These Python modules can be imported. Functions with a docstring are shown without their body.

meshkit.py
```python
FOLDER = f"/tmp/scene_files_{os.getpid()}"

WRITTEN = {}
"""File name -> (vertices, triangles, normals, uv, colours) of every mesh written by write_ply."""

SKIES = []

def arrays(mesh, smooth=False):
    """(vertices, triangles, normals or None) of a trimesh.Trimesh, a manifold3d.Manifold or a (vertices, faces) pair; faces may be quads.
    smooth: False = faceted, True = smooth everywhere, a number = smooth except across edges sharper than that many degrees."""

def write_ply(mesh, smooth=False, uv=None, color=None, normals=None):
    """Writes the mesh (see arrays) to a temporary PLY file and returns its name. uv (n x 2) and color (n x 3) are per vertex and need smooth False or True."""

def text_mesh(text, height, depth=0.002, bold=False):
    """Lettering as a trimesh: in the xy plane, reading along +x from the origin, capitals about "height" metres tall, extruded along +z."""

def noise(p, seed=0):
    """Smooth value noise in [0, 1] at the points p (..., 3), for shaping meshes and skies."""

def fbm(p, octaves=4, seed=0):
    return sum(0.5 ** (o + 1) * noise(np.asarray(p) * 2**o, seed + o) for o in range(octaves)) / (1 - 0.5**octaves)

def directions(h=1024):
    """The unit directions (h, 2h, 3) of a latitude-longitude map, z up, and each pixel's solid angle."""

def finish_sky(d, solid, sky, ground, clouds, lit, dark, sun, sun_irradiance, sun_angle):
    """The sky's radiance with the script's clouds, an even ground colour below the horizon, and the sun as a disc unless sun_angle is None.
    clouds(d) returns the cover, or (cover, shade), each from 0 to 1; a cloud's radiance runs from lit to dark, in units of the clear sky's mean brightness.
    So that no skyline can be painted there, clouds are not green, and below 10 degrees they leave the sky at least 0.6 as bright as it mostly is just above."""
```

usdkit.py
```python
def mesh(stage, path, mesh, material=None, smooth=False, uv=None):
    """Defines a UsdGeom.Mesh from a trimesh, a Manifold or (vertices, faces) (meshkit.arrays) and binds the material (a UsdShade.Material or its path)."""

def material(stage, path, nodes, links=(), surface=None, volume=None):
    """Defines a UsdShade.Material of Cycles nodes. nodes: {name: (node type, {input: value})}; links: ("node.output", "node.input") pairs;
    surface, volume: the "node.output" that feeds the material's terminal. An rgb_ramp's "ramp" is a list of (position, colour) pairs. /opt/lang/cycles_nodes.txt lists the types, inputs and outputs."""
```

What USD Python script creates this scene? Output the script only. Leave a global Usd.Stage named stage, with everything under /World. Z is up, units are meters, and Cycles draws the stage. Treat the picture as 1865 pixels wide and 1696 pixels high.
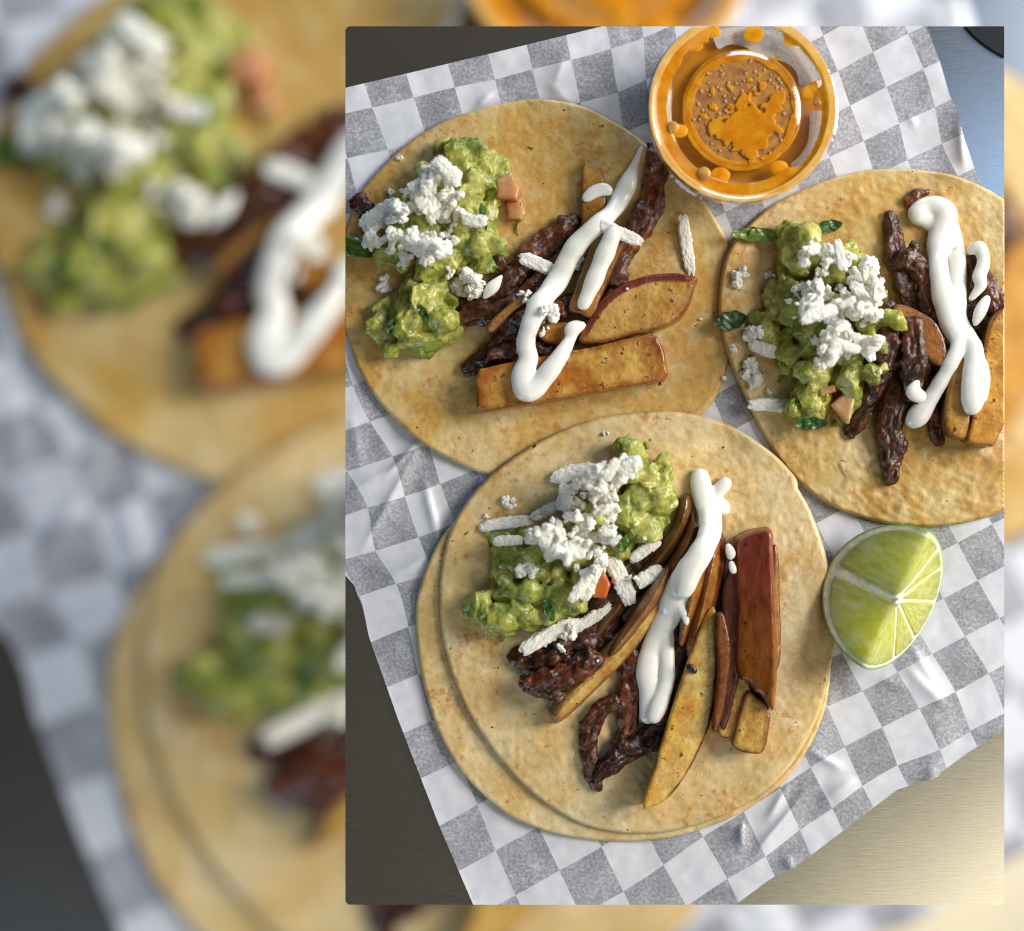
import math, numpy as np, trimesh, manifold3d, usdkit
from scipy import ndimage
from scipy.spatial import cKDTree
from scipy.interpolate import RBFInterpolator
from meshkit import noise, fbm
from pxr import Usd, UsdGeom, UsdLux, UsdShade, Gf, Sdf, Vt

stage = Usd.Stage.CreateInMemory()
UsdGeom.SetStageUpAxis(stage, 'Z')
UsdGeom.SetStageMetersPerUnit(stage, 1.0)
UsdGeom.Xform.Define(stage, '/World')

# ------------------------------------------------------------------ scale, camera, light
S = 0.000208          # metres of table top per photograph pixel
H = 0.55              # camera above the raised table top
CX, CY = 1229.0, 848.0
FOCAL = 50.0

cam = UsdGeom.Camera.Define(stage, '/World/camera')
cam.AddTranslateOp().Set(Gf.Vec3d(0, 0, H))
cam.CreateFocalLengthAttr(FOCAL)
cam.CreateHorizontalApertureAttr(1865 * S / H * FOCAL)
cam.CreateVerticalApertureAttr(1696 * S / H * FOCAL)
cam.CreateHorizontalApertureOffsetAttr((932.5 - CX) * S / H * FOCAL)
cam.CreateVerticalApertureOffsetAttr(0.0)
cam.CreateFStopAttr(2.7)
cam.CreateFocusDistanceAttr(H - 0.009)
cam.CreateClippingRangeAttr(Gf.Vec2f(0.02, 50))
cam.CreateExposureAttr(0.0)

def rect_light(name, pos, target, w, h, color, power):
    l = UsdLux.RectLight.Define(stage, '/World/' + name)
    l.CreateWidthAttr(w); l.CreateHeightAttr(h); l.CreateIntensityAttr(power); l.CreateColorAttr(Gf.Vec3f(*color))
    p, t = np.array(pos, float), np.array(target, float)
    z = p - t; z /= np.linalg.norm(z)
    up = np.array([0, 0, 1.0]) if abs(z[2]) < .95 else np.array([0, 1.0, 0])
    x = np.cross(up, z); x /= np.linalg.norm(x); y = np.cross(z, x)
    M = Gf.Matrix4d(*x, 0, *y, 0, *z, 0, *p, 1)
    l.AddTransformOp().Set(M)
    return l

# window light from the right, a warm lamp low on the right, a bluish pane upper right, a weak ceiling bounce
rect_light('window_light', (1.5, 0.50, 1.05), (0, 0, 0), 0.85, 0.75, (1.0, .965, .905), 24.0)
rect_light('warm_lamp', (0.60, -0.84, 1.40), (0.05, -0.1, 0), 0.95, 0.70, (1.0, .92, .68), 2.9)
rect_light('blue_pane', (0.48, 0.34, 1.35), (0.1, 0.1, 0), 0.26, 0.22, (.34, .58, 1.0), 3.4)
rect_light('blue_pane_far', (0.80, 0.94, 1.35), (0.2, 0.2, -0.5), 0.30, 0.34, (.34, .58, 1.0), 3.6)
rect_light('sky_pane', (-1.5, -1.7, 0.60), (0, 0, 0), 0.9, 0.55, (.56, .76, 1.0), 12.0)
rect_light('ceiling_bounce', (-0.3, 0.2, 2.4), (-0.1, 0, 0), 3.6, 3.6, (1.0, .92, .80), 0.075)
# the lower counter has its own window beside it, below the raised table
rect_light('lower_window', (1.3, 0.45, 0.10), (-0.35, 0, -0.55), 0.8, 0.5, (1.0, .95, .88), 13.0)
rect_light('lower_fill', (0.2, 1.6, 0.3), (-0.35, 0, -0.55), 0.9, 0.7, (.62, .80, 1.0), 7.0)

# ------------------------------------------------------------------ helpers: pixels, naming, tagging
def P(px, py, z=0.0):
    f = (H - z) / H
    return np.array([(px - CX) * S * f, -(py - CY) * S * f, z])

def poly(pts, z=0.0):
    a = np.asarray(pts, float); f = (H - z) / H
    return np.stack([(a[:, 0] - CX) * S * f, -(a[:, 1] - CY) * S * f], 1)

_used = {}
def numbered(path):
    n = _used.get(path, -1) + 1; _used[path] = n
    return path if n == 0 else f'{path}_{n:03d}'

def tag(prim, label=None, cat=None, group=None, kind=None):
    for k, v in (('label', label), ('category', cat), ('group', group), ('kind', kind)):
        if v: prim.SetCustomDataByKey(k, v)
    return prim

THINGS = []          # (prim, base, world bounds, backdrop label, lift)
def thing(name, label, cat, base, group=None):
    x = UsdGeom.Xform.Define(stage, numbered('/World/' + name))
    x.AddTranslateOp().Set(Gf.Vec3d(*map(float, base)))
    tag(x.GetPrim(), label, cat, group)
    x._base = np.array(base, float); x._pts = []
    return x

LOOK = {}
def obj(name, v, f, mat, parent=None, base=None, tint=None, uv=None, prim=None, smooth=True, fibre=None, label=None):
    """One Mesh prim; v in world coordinates, stored relative to the thing's base."""
    v = np.asarray(v, float)
    b = parent._base if parent is not None and hasattr(parent, '_base') else np.array(base if base is not None else (0, 0, 0), float)
    path = numbered((str(parent.GetPath()) if parent is not None else '/World') + '/' + name)
    m = usdkit.mesh(stage, path, (v - b, f), LOOK[mat], smooth=smooth, uv=uv)
    if parent is None and base is not None:
        m.AddTranslateOp().Set(Gf.Vec3d(*map(float, b)))
    api = UsdGeom.PrimvarsAPI(m)
    if tint is not None:
        api.CreatePrimvar('tint', Sdf.ValueTypeNames.Color3fArray, 'vertex').Set(Vt.Vec3fArray.FromNumpy(np.asarray(tint, np.float32)))
    if fibre is not None:
        api.CreatePrimvar('fibre', Sdf.ValueTypeNames.Vector3fArray, 'vertex').Set(Vt.Vec3fArray.FromNumpy(np.asarray(fibre, np.float32)))
    if parent is not None and hasattr(parent, '_pts'): parent._pts.append(v)
    if label: m.GetPrim().SetCustomDataByKey('label', label)
    m._base = b; m._pts = [v]
    return m

def backdrop(x, label):
    """Remember a thing that also stands, larger, on the lower counter."""
    THINGS.append((x, np.vstack(x._pts), label))

# ------------------------------------------------------------------ implicit surfaces
def surface_nets(F, origin, h):
    s = F < 0
    nx, ny, nz = F.shape
    corners = [(i, j, k) for i in (0, 1) for j in (0, 1) for k in (0, 1)]
    cs = [s[i:nx-1+i, j:ny-1+j, k:nz-1+k] for i, j, k in corners]
    anyc = np.logical_or.reduce(cs); allc = np.logical_and.reduce(cs)
    I, J, K = np.nonzero(anyc & ~allc)
    n = len(I)
    idx = np.full((nx-1, ny-1, nz-1), -1, np.int64); idx[I, J, K] = np.arange(n)
    acc = np.zeros((n, 3)); cnt = np.zeros(n)
    for a in range(8):
        for b in range(a + 1, 8):
            ca, cb = np.array(corners[a]), np.array(corners[b])
            if np.abs(ca - cb).sum() != 1: continue
            fa = F[I+ca[0], J+ca[1], K+ca[2]]; fb = F[I+cb[0], J+cb[1], K+cb[2]]
            m = (fa < 0) != (fb < 0)
            t = np.where(m, fa / np.where(m, fa - fb, 1), 0)
            acc += np.where(m[:, None], ca + t[:, None] * (cb - ca), 0); cnt += m
    v = (np.stack([I, J, K], 1) + acc / cnt[:, None]) * h + origin
    quads = []
    for ax in range(3):
        o = [x for x in range(3) if x != ax]
        sl0 = [slice(None)] * 3; sl1 = [slice(None)] * 3
        sl0[ax] = slice(0, -1); sl1[ax] = slice(1, None)
        a, b = s[tuple(sl0)], s[tuple(sl1)]
        c = np.stack(np.nonzero(a != b), 1)
        c = c[(c[:, o[0]] > 0) & (c[:, o[1]] > 0) & (c[:, o[0]] < F.shape[o[0]] - 1) & (c[:, o[1]] < F.shape[o[1]] - 1)]
        inside = a[c[:, 0], c[:, 1], c[:, 2]]
        def at(d0, d1):
            q = c.copy(); q[:, o[0]] += d0; q[:, o[1]] += d1
            return idx[q[:, 0], q[:, 1], q[:, 2]]
        q = np.stack([at(-1, -1), at(0, -1), at(0, 0), at(-1, 0)], 1)
        if ax == 1: inside = ~inside
        q = np.where(inside[:, None], q, q[:, ::-1])
        quads.append(q)
    q = np.vstack(quads); q = q[(q >= 0).all(1)]
    return v, np.vstack([q[:, [0, 1, 2]], q[:, [0, 2, 3]]])

class Field:
    def __init__(self, lo, hi, h, blend):
        self.lo = np.asarray(lo, float) - 3 * h; self.h = h; self.k = blend
        self.n = np.ceil((np.asarray(hi) + 3 * h - self.lo) / h).astype(int) + 1
        self.acc = np.full(self.n, 1e-9)
        self.ax = [self.lo[i] + np.arange(self.n[i]) * h for i in range(3)]
    def box(self, lo, hi):
        m = 10 * self.k
        a = np.clip(np.floor((np.asarray(lo) - m - self.lo) / self.h).astype(int), 0, self.n)
        b = np.clip(np.ceil((np.asarray(hi) + m - self.lo) / self.h).astype(int) + 1, 0, self.n)
        return tuple(slice(a[i], b[i]) for i in range(3))
    def grid(self, sl):
        return np.meshgrid(*[self.ax[i][sl[i]] for i in range(3)], indexing='ij')
    def add(self, sl, d): self.acc[sl] += np.exp(-np.clip(d / self.k, -25, 25))
    def ellipsoid(self, c, r, R=None):
        c = np.asarray(c, float); r = np.broadcast_to(np.asarray(r, float), 3); m = r.max()
        sl = self.box(c - m, c + m); X, Y, Z = self.grid(sl)
        p = np.stack([X - c[0], Y - c[1], Z - c[2]], -1)
        if R is not None: p = p @ R
        q = p / r; l = np.sqrt((q ** 2).sum(-1)); g = np.sqrt(((q / r) ** 2).sum(-1))
        self.add(sl, l * (l - 1) / np.maximum(g, 1e-9))
    def capsule(self, a, b, ra, rb, flat=1.0):
        a, b = np.asarray(a, float), np.asarray(b, float); m = max(ra, rb)
        sl = self.box(np.minimum(a, b) - m, np.maximum(a, b) + m); X, Y, Z = self.grid(sl)
        d = b - a; L = max((d ** 2).sum(), 1e-12)
        t = np.clip(((X - a[0]) * d[0] + (Y - a[1]) * d[1] + (Z - a[2]) * d[2]) / L, 0, 1)
        px, py, pz = X - a[0] - t * d[0], Y - a[1] - t * d[1], (Z - a[2] - t * d[2]) / flat
        self.add(sl, np.sqrt(px ** 2 + py ** 2 + pz ** 2) - (ra + t * (rb - ra)))
    def sdf(self): return -self.k * np.log(self.acc)
    def noisy(self, D, amp, freq, octaves=2, seed=0, stretch=None):
        m = np.abs(D) < amp * 1.6 + 2.2 * self.h
        I = np.nonzero(m); p = np.stack([self.ax[i][I[i]] for i in range(3)], 1)
        if stretch is not None: p = p @ stretch
        D[I] -= amp * 2 * (fbm(p * freq + 37.1, octaves, seed) - 0.5)
        return D
    def mesh(self, D): return surface_nets(D, self.lo, self.h)

def smooth_mesh(v, f, n=4, lam=.5):
    m = trimesh.Trimesh(v, f, process=False)
    trimesh.smoothing.filter_taubin(m, lamb=lam, nu=lam + .03, iterations=n)
    return np.array(m.vertices), f

def poly_sdf(X, Y, pts):
    """Signed distance to a polygon, negative inside."""
    p = np.stack([X.ravel(), Y.ravel()], 1); d2 = np.full(len(p), 1e9); ins = np.zeros(len(p), bool)
    q = np.asarray(pts)
    for a, b in zip(q, np.roll(q, -1, 0)):
        e = b - a; w = p - a
        t = np.clip((w @ e) / max(e @ e, 1e-14), 0, 1)
        d2 = np.minimum(d2, ((w - t[:, None] * e) ** 2).sum(1))
        c = ((a[1] <= p[:, 1]) & (b[1] > p[:, 1])) | ((b[1] <= p[:, 1]) & (a[1] > p[:, 1]))
        xc = a[0] + (p[:, 1] - a[1]) * (e[0] / e[1] if abs(e[1]) > 1e-12 else 0)
        ins ^= c & (p[:, 0] < xc)
    return (np.sqrt(d2) * np.where(ins, -1, 1)).reshape(X.shape)

def closed_spline(pts, n=200):
    """Smooth closed curve through the points (periodic Catmull-Rom)."""
    q = np.asarray(pts, float); m = len(q); out = []
    t = np.linspace(0, 1, max(2, n // m), endpoint=False)[:, None]
    for i in range(m):
        a, b, c, d = q[i-1], q[i], q[(i+1) % m], q[(i+2) % m]
        out.append(.5 * (2*b + (c-a)*t + (2*a-5*b+4*c-d)*t**2 + (3*b-a-3*c+d)*t**3))
    return np.vstack(out)

def path_resample(pts, step):
    q = np.asarray(pts, float); out = []
    for i in range(len(q) - 1):
        a, b, c, d = q[max(i-1, 0)], q[i], q[i+1], q[min(i+2, len(q)-1)]
        k = max(2, int(np.linalg.norm(c[:2] - b[:2]) / step))
        t = np.linspace(0, 1, k, endpoint=False)[:, None]
        out.append(.5 * (2*b + (c-a)*t + (2*a-5*b+4*c-d)*t**2 + (3*b-a-3*c+d)*t**3))
    return np.vstack(out + [q[-1:]])

# height map of what already lies on the table, for resting things on it
class Heights:
    def __init__(self):
        self.c = .0005; self.x0, self.y0 = -.19, -.20
        self.g = np.zeros((int(.38 / self.c), int(.40 / self.c)))
    def ij(self, x, y):
        return (np.clip(((np.asarray(x) - self.x0) / self.c).astype(int), 0, self.g.shape[0]-1),
                np.clip(((np.asarray(y) - self.y0) / self.c).astype(int), 0, self.g.shape[1]-1))
    def add(self, v):
        i, j = self.ij(v[:, 0], v[:, 1]); a, b = max(i.min()-2, 0), max(j.min()-2, 0); g = self.g[a:i.max()+3, b:j.max()+3]
        t = np.zeros_like(g); np.maximum.at(t, (i-a, j-b), v[:, 2])
        np.maximum(g, ndimage.grey_closing(t, (3, 3)), out=g)
    def at(self, x, y): i, j = self.ij(x, y); return self.g[i, j]
    def soft(self, r, how='mean'):
        k = max(1, int(r / self.c))
        return ndimage.gaussian_filter(self.g, k) if how == 'mean' else ndimage.gaussian_filter(ndimage.maximum_filter(self.g, 2*k+1), k * .6)
    def top(self, x, y, r):
        i, j = self.ij(x, y); k = int(r / self.c)
        return float(self.g[max(i-k, 0):i+k+1, max(j-k, 0):j+k+1].max())
HM = Heights()

# ------------------------------------------------------------------ materials
def L(name, nodes, links, surface='p.BSDF', volume=None):
    LOOK[name] = usdkit.material(stage, '/World/Looks/' + name, nodes, links, surface=surface, volume=volume)

def ramp(*st): return ('rgb_ramp', {'ramp': [(p, c) for p, c in st]})
def nz(scale, detail=3, rough=.55, dist=0.0): return ('noise_texture', {'scale': scale, 'detail': float(detail), 'roughness': rough, 'distortion': dist})
TC = ('texture_coordinate', {})

L('tortilla', {
    'tc': TC, 'n1': nz(30, 4, .62), 'n2': nz(260, 4, .65), 'n3': nz(1500, 2),
    'r1': ramp((.36, (.64, .49, .25)), (.46, (.57, .40, .155)), (.53, (.53, .31, .075)), (.60, (.55, .37, .13)), (.68, (.66, .51, .28))),
    'r2': ramp((.34, (.84, .81, .74)), (.50, (1.0, 1.0, 1.0)), (.66, (1.08, 1.09, 1.12))),
    'm1': ('mix', {'mix_type': 'multiply', 'fac': .85}),
    'nt': nz(70, 3, .6), 'nt2': nz(420, 3, .6), 'rt': ramp((.46, (0, 0, 0)), (.62, (1, 1, 1))), 'rt2': ramp((.49, (0, 0, 0)), (.62, (1, 1, 1))),
    'mt': ('math', {'math_type': 'multiply'}), 'm2': ('mix', {'color2': (.47, .20, .04)}), 'mtk': ('math', {'math_type': 'multiply', 'value2': .8}),
    'vo': nz(400, 3, .6), 'rv': ramp((.665, (0, 0, 0)), (.69, (1, 1, 1))),
    'ns': nz(130, 3, .7), 'rs': ramp((.48, (0, 0, 0)), (.58, (1, 1, 1))), 'ms': ('math', {'math_type': 'multiply'}),
    'm3': ('mix', {'color2': (.075, .032, .014)}),
    'nb': nz(620, 4, .6), 'vb': ('voronoi_texture', {'scale': 330.0, 'feature': 'smooth_f1', 'smoothness': .6}), 'ab': ('math', {'math_type': 'add'}),
    'bp': ('bump', {'strength': .30, 'distance': .0007}),
    'p': ('principled_bsdf', {'roughness': .42, 'specular_ior_level': .42}),
}, [('tc.object', 'n1.vector'), ('tc.object', 'n2.vector'), ('tc.object', 'nt.vector'), ('tc.object', 'nt2.vector'), ('tc.object', 'vo.vector'), ('tc.object', 'ns.vector'), ('tc.object', 'nb.vector'), ('tc.object', 'vb.vector'),
    ('n1.fac', 'r1.fac'), ('n2.fac', 'r2.fac'), ('r1.color', 'm1.color1'), ('r2.color', 'm1.color2'),
    ('nt.fac', 'rt.fac'), ('nt2.fac', 'rt2.fac'), ('rt.color', 'mt.value1'), ('rt2.color', 'mt.value2'), ('mt.value', 'mtk.value1'), ('mtk.value', 'm2.fac'), ('m1.color', 'm2.color1'),
    ('vo.fac', 'rv.fac'), ('ns.fac', 'rs.fac'), ('rv.color', 'ms.value1'), ('rs.color', 'ms.value2'), ('ms.value', 'm3.fac'), ('m2.color', 'm3.color1'),
    ('nb.fac', 'ab.value1'), ('vb.distance', 'ab.value2'), ('ab.value', 'bp.height'), ('bp.normal', 'p.normal'), ('m3.color', 'p.base_color')])

L('tortilla_pale', {
    'tc': TC, 'n1': nz(30, 4, .62), 'n2': nz(260, 4, .65), 'n3': nz(1500, 2),
    'r1': ramp((.36, (.70, .57, .34)), (.46, (.66, .495, .245)), (.54, (.61, .41, .16)), (.60, (.65, .48, .23)), (.68, (.71, .58, .35))),
    'r2': ramp((.34, (.84, .81, .74)), (.50, (1.0, 1.0, 1.0)), (.66, (1.08, 1.09, 1.12))),
    'm1': ('mix', {'mix_type': 'multiply', 'fac': .85}),
    'nt': nz(70, 3, .6), 'nt2': nz(420, 3, .6), 'rt': ramp((.54, (0, 0, 0)), (.62, (1, 1, 1))), 'rt2': ramp((.49, (0, 0, 0)), (.62, (1, 1, 1))),
    'mt': ('math', {'math_type': 'multiply'}), 'm2': ('mix', {'color2': (.47, .20, .04)}), 'mtk': ('math', {'math_type': 'multiply', 'value2': .8}),
    'vo': nz(400, 3, .6), 'rv': ramp((.665, (0, 0, 0)), (.69, (1, 1, 1))),
    'ns': nz(130, 3, .7), 'rs': ramp((.48, (0, 0, 0)), (.58, (1, 1, 1))), 'ms': ('math', {'math_type': 'multiply'}),
    'm3': ('mix', {'color2': (.075, .032, .014)}),
    'nb': nz(620, 4, .6), 'vb': ('voronoi_texture', {'scale': 330.0, 'feature': 'smooth_f1', 'smoothness': .6}), 'ab': ('math', {'math_type': 'add'}),
    'bp': ('bump', {'strength': .30, 'distance': .0007}),
    'p': ('principled_bsdf', {'roughness': .42, 'specular_ior_level': .42}),
}, [('tc.object', 'n1.vector'), ('tc.object', 'n2.vector'), ('tc.object', 'nt.vector'), ('tc.object', 'nt2.vector'), ('tc.object', 'vo.vector'), ('tc.object', 'ns.vector'), ('tc.object', 'nb.vector'), ('tc.object', 'vb.vector'),
    ('n1.fac', 'r1.fac'), ('n2.fac', 'r2.fac'), ('r1.color', 'm1.color1'), ('r2.color', 'm1.color2'),
    ('nt.fac', 'rt.fac'), ('nt2.fac', 'rt2.fac'), ('rt.color', 'mt.value1'), ('rt2.color', 'mt.value2'), ('mt.value', 'mtk.value1'), ('mtk.value', 'm2.fac'), ('m1.color', 'm2.color1'),
    ('vo.fac', 'rv.fac'), ('ns.fac', 'rs.fac'), ('rv.color', 'ms.value1'), ('rs.color', 'ms.value2'), ('ms.value', 'm3.fac'), ('m2.color', 'm3.color1'),
    ('nb.fac', 'ab.value1'), ('vb.distance', 'ab.value2'), ('ab.value', 'bp.height'), ('bp.normal', 'p.normal'), ('m3.color', 'p.base_color')])

# paper: white greaseproof sheet printed with grey checks (st = the sheet's own check grid)
L('paper', {
    'at': ('attribute', {'attribute': 'st'}), 'tc': TC, 'nw': nz(170, 3), 'warp': ('mix', {'mix_type': 'linear_light', 'fac': .014}),
    'ck': ('checker_texture', {'scale': 1.0, 'color1': (1, 1, 1), 'color2': (0, 0, 0)}),
    'ng': nz(900, 5, .8), 'rg': ramp((.33, (.21, .215, .245)), (.48, (.33, .335, .375)), (.62, (.53, .535, .585))),
    'nl': nz(60, 2), 'rl': ramp((.35, (.80, .80, .80)), (.65, (1.18, 1.18, 1.18))), 'mg': ('mix', {'mix_type': 'multiply', 'fac': 1.0}),
    'nwh': nz(260, 3), 'rw': ramp((.3, (.63, .64, .70)), (.7, (.73, .735, .79))),
    'm': ('mix', {}),
    'bp': ('bump', {'strength': .25, 'distance': .0003}), 'nb': nz(300, 3),
    'p': ('principled_bsdf', {'roughness': .38, 'specular_ior_level': .5}),
    'tl': ('translucent_bsdf', {'color': (.6, .6, .6)}), 'mx': ('mix_closure', {'fac': .06}),
}, [('at.vector', 'ck.vector'), ('tc.object', 'ng.vector'), ('tc.object', 'nl.vector'), ('tc.object', 'nwh.vector'), ('tc.object', 'nb.vector'),
    ('ng.fac', 'rg.fac'), ('nl.fac', 'rl.fac'), ('rg.color', 'mg.color1'), ('rl.color', 'mg.color2'), ('nwh.fac', 'rw.fac'),
    ('ck.fac', 'm.fac'), ('rw.color', 'm.color1'), ('mg.color', 'm.color2'), ('m.color', 'p.base_color'), ('nb.fac', 'bp.height'), ('bp.normal', 'p.normal'),
    ('p.BSDF', 'mx.closure1'), ('tl.BSDF', 'mx.closure2')], surface='mx.closure')

def tinted(name, lo, hi, n_scale, rough, spec=.5, sss=0., ssr=(1, .6, .3), sscale=.002, bump=.3, bscale=900, bdist=.0003, coat=0., spots=None, rr=.15, stretch=(1, 1, 1)):
    nodes = {'at': ('attribute', {'attribute': 'tint'}), 'tc': TC, 'mp': ('mapping', {'scale': stretch}), 'n': nz(n_scale, 4, .62), 'r': ramp((.32, lo), (.66, hi)),
             'm': ('mix', {'mix_type': 'multiply', 'fac': 1.0}), 'nb': nz(bscale, 4, .6), 'bp': ('bump', {'strength': bump, 'distance': bdist}),
             'nr': nz(n_scale * 1.7, 3), 'mr': ('map_range', {'from_min': .3, 'from_max': .7, 'to_min': rough - rr, 'to_max': rough + rr}),
             'p': ('principled_bsdf', {'specular_ior_level': spec, 'subsurface_weight': sss, 'subsurface_radius': ssr, 'subsurface_scale': sscale, 'coat_weight': coat, 'coat_roughness': .12})}
    links = [('tc.object', 'mp.vector'), ('mp.vector', 'n.vector'), ('mp.vector', 'nb.vector'), ('mp.vector', 'nr.vector'), ('n.fac', 'r.fac'), ('at.color', 'm.color1'), ('r.color', 'm.color2'),
             ('nb.fac', 'bp.height'), ('bp.normal', 'p.normal'), ('nr.fac', 'mr.value'), ('mr.result', 'p.roughness')]
    last = 'm.color'
    if spots:
        sc, a, b, col, amt = spots
        nodes |= {'sp': nz(sc, 5, .68), 'rs': ramp((a, (0, 0, 0)), (b, (amt, amt, amt))), 'm2': ('mix', {'color2': col})}
        links += [('tc.object', 'sp.vector'), ('sp.fac', 'rs.fac'), ('rs.color', 'm2.fac'), (last, 'm2.color1')]
        last = 'm2.color'
    links.append((last, 'p.base_color'))
    L(name, nodes, links)

tinted('guacamole', (.55, .62, .45), (1.25, 1.18, 1.3), 330, .27, spec=.5, sss=.15, ssr=(.9, 1., .25), sscale=.0012, bump=.35, bscale=600, bdist=.0010, spots=(260, .60, .68, (.045, .095, .012), .8), rr=.12)
tinted('cheese', (.95, .945, .92), (1.02, 1.02, 1.02), 500, .62, spec=.35, sss=.2, ssr=(1, .9, .7), sscale=.0012, bump=.8, bscale=1100, bdist=.0005, rr=.08)
tinted('crema', (.98, .98, .98), (1.01, 1.01, 1.01), 120, .24, spec=.5, sss=.15, ssr=(1, .9, .75), sscale=.002, bump=.02, bscale=200, bdist=.0003, rr=.03)
tinted('beef', (.45, .40, .36), (1.8, 1.55, 1.35), 330, .25, spec=.5, sss=0, bump=.45, bscale=800, bdist=.0010, coat=.08, rr=.13)
tinted('potato', (.58, .40, .20), (1.10, 1.13, 1.15), 150, .27, spec=.5, bump=.5, bscale=380, bdist=.0010, coat=.25, spots=(300, .60, .655, (.060, .018, .006), .92), rr=.10)
tinted('potato_skin', (.70, .60, .55), (1.3, 1.35, 1.3), 150, .27, spec=.5, bump=.16, bscale=300, bdist=.0008, coat=.15, stretch=(2.2, .6, 1.5), spots=(280, .625, .67, (.03, .010, .006), .9), rr=.14)
tinted('tomato', (.85, .8, .8), (1.1, 1.15, 1.2), 300, .2, spec=.5, sss=.35, ssr=(1, .35, .15), sscale=.003, bump=.15, bscale=500, bdist=.0003)
tinted('leaf', (.7, .75, .7), (1.25, 1.2, 1.1), 350, .35, spec=.5, bump=.4, bscale=600, bdist=.0004)
tinted('lime_rind', (.75, .8, .7), (1.15, 1.12, 1.1), 300, .35, spec=.5, bump=.8, bscale=900, bdist=.0005, rr=.05)
tinted('lime_pith', (.94, .94, .9), (1.02, 1.02, 1.0), 500, .5, spec=.3, sss=.3, ssr=(.9, 1, .6), sscale=.002, bump=.2, bscale=900, bdist=.0003)
L('lime_pulp', {
    'at': ('attribute', {'attribute': 'fibre'}), 'mp': ('mapping', {'scale': (1, 1, 1)}), 'n': nz(1.0, 3, .6), 'r': ramp((.32, (.54, .58, .05)), (.50, (.68, .71, .13)), (.68, (.78, .81, .28))),
    'bp': ('bump', {'strength': .5, 'distance': .0006}),
    'p': ('principled_bsdf', {'roughness': .16, 'specular_ior_level': .5, 'subsurface_weight': .6, 'subsurface_radius': (.9, 1., .15), 'subsurface_scale': .008}),
}, [('at.vector', 'n.vector'), ('n.fac', 'r.fac'), ('r.color', 'p.base_color'), ('n.fac', 'bp.height'), ('bp.normal', 'p.normal')])

def steel(name, base, scale, rough):
    L(name, {'tc': TC, 'mp': ('mapping', {'rotation': (0, 0, -1.05), 'scale': (110, 2200 , 50)}), 'n': nz(scale, 3, .6), 'n2': nz(9 * scale, 4, .6), 'mr': ('map_range', {'from_min': .3, 'from_max': .7, 'to_min': rough - .02, 'to_max': rough + .03}),
             'mps': ('mapping', {'rotation': (0, 0, .75), 'scale': (26, 900, 26)}), 'nsx': nz(scale, 2, .5), 'rsx': ramp((.69, (0, 0, 0)), (.74, (.16, .16, .16))), 'ms': ('mix', {'color2': (.16, .15, .14)}),
             'r': ramp((.35, tuple(.94 * x for x in base)), (.65, tuple(1.03 * x for x in base))), 'bp': ('bump', {'strength': .04, 'distance': .0003}),
             'p': ('principled_bsdf', {'metallic': 1.0})},
      [('tc.object', 'mp.vector'), ('mp.vector', 'n.vector'), ('tc.object', 'n2.vector'), ('n.fac', 'mr.value'), ('mr.result', 'p.roughness'), ('n2.fac', 'r.fac'), ('r.color', 'ms.color1'),
       ('tc.object', 'mps.vector'), ('mps.vector', 'nsx.vector'), ('nsx.fac', 'rsx.fac'), ('rsx.color', 'ms.fac'), ('ms.color', 'p.base_color'), ('n.fac', 'bp.height'), ('bp.normal', 'p.normal')])
steel('steel', (.60, .575, .53), 1.0, .24)
steel('counter_steel', (.46, .44, .41), .35, .26)
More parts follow.
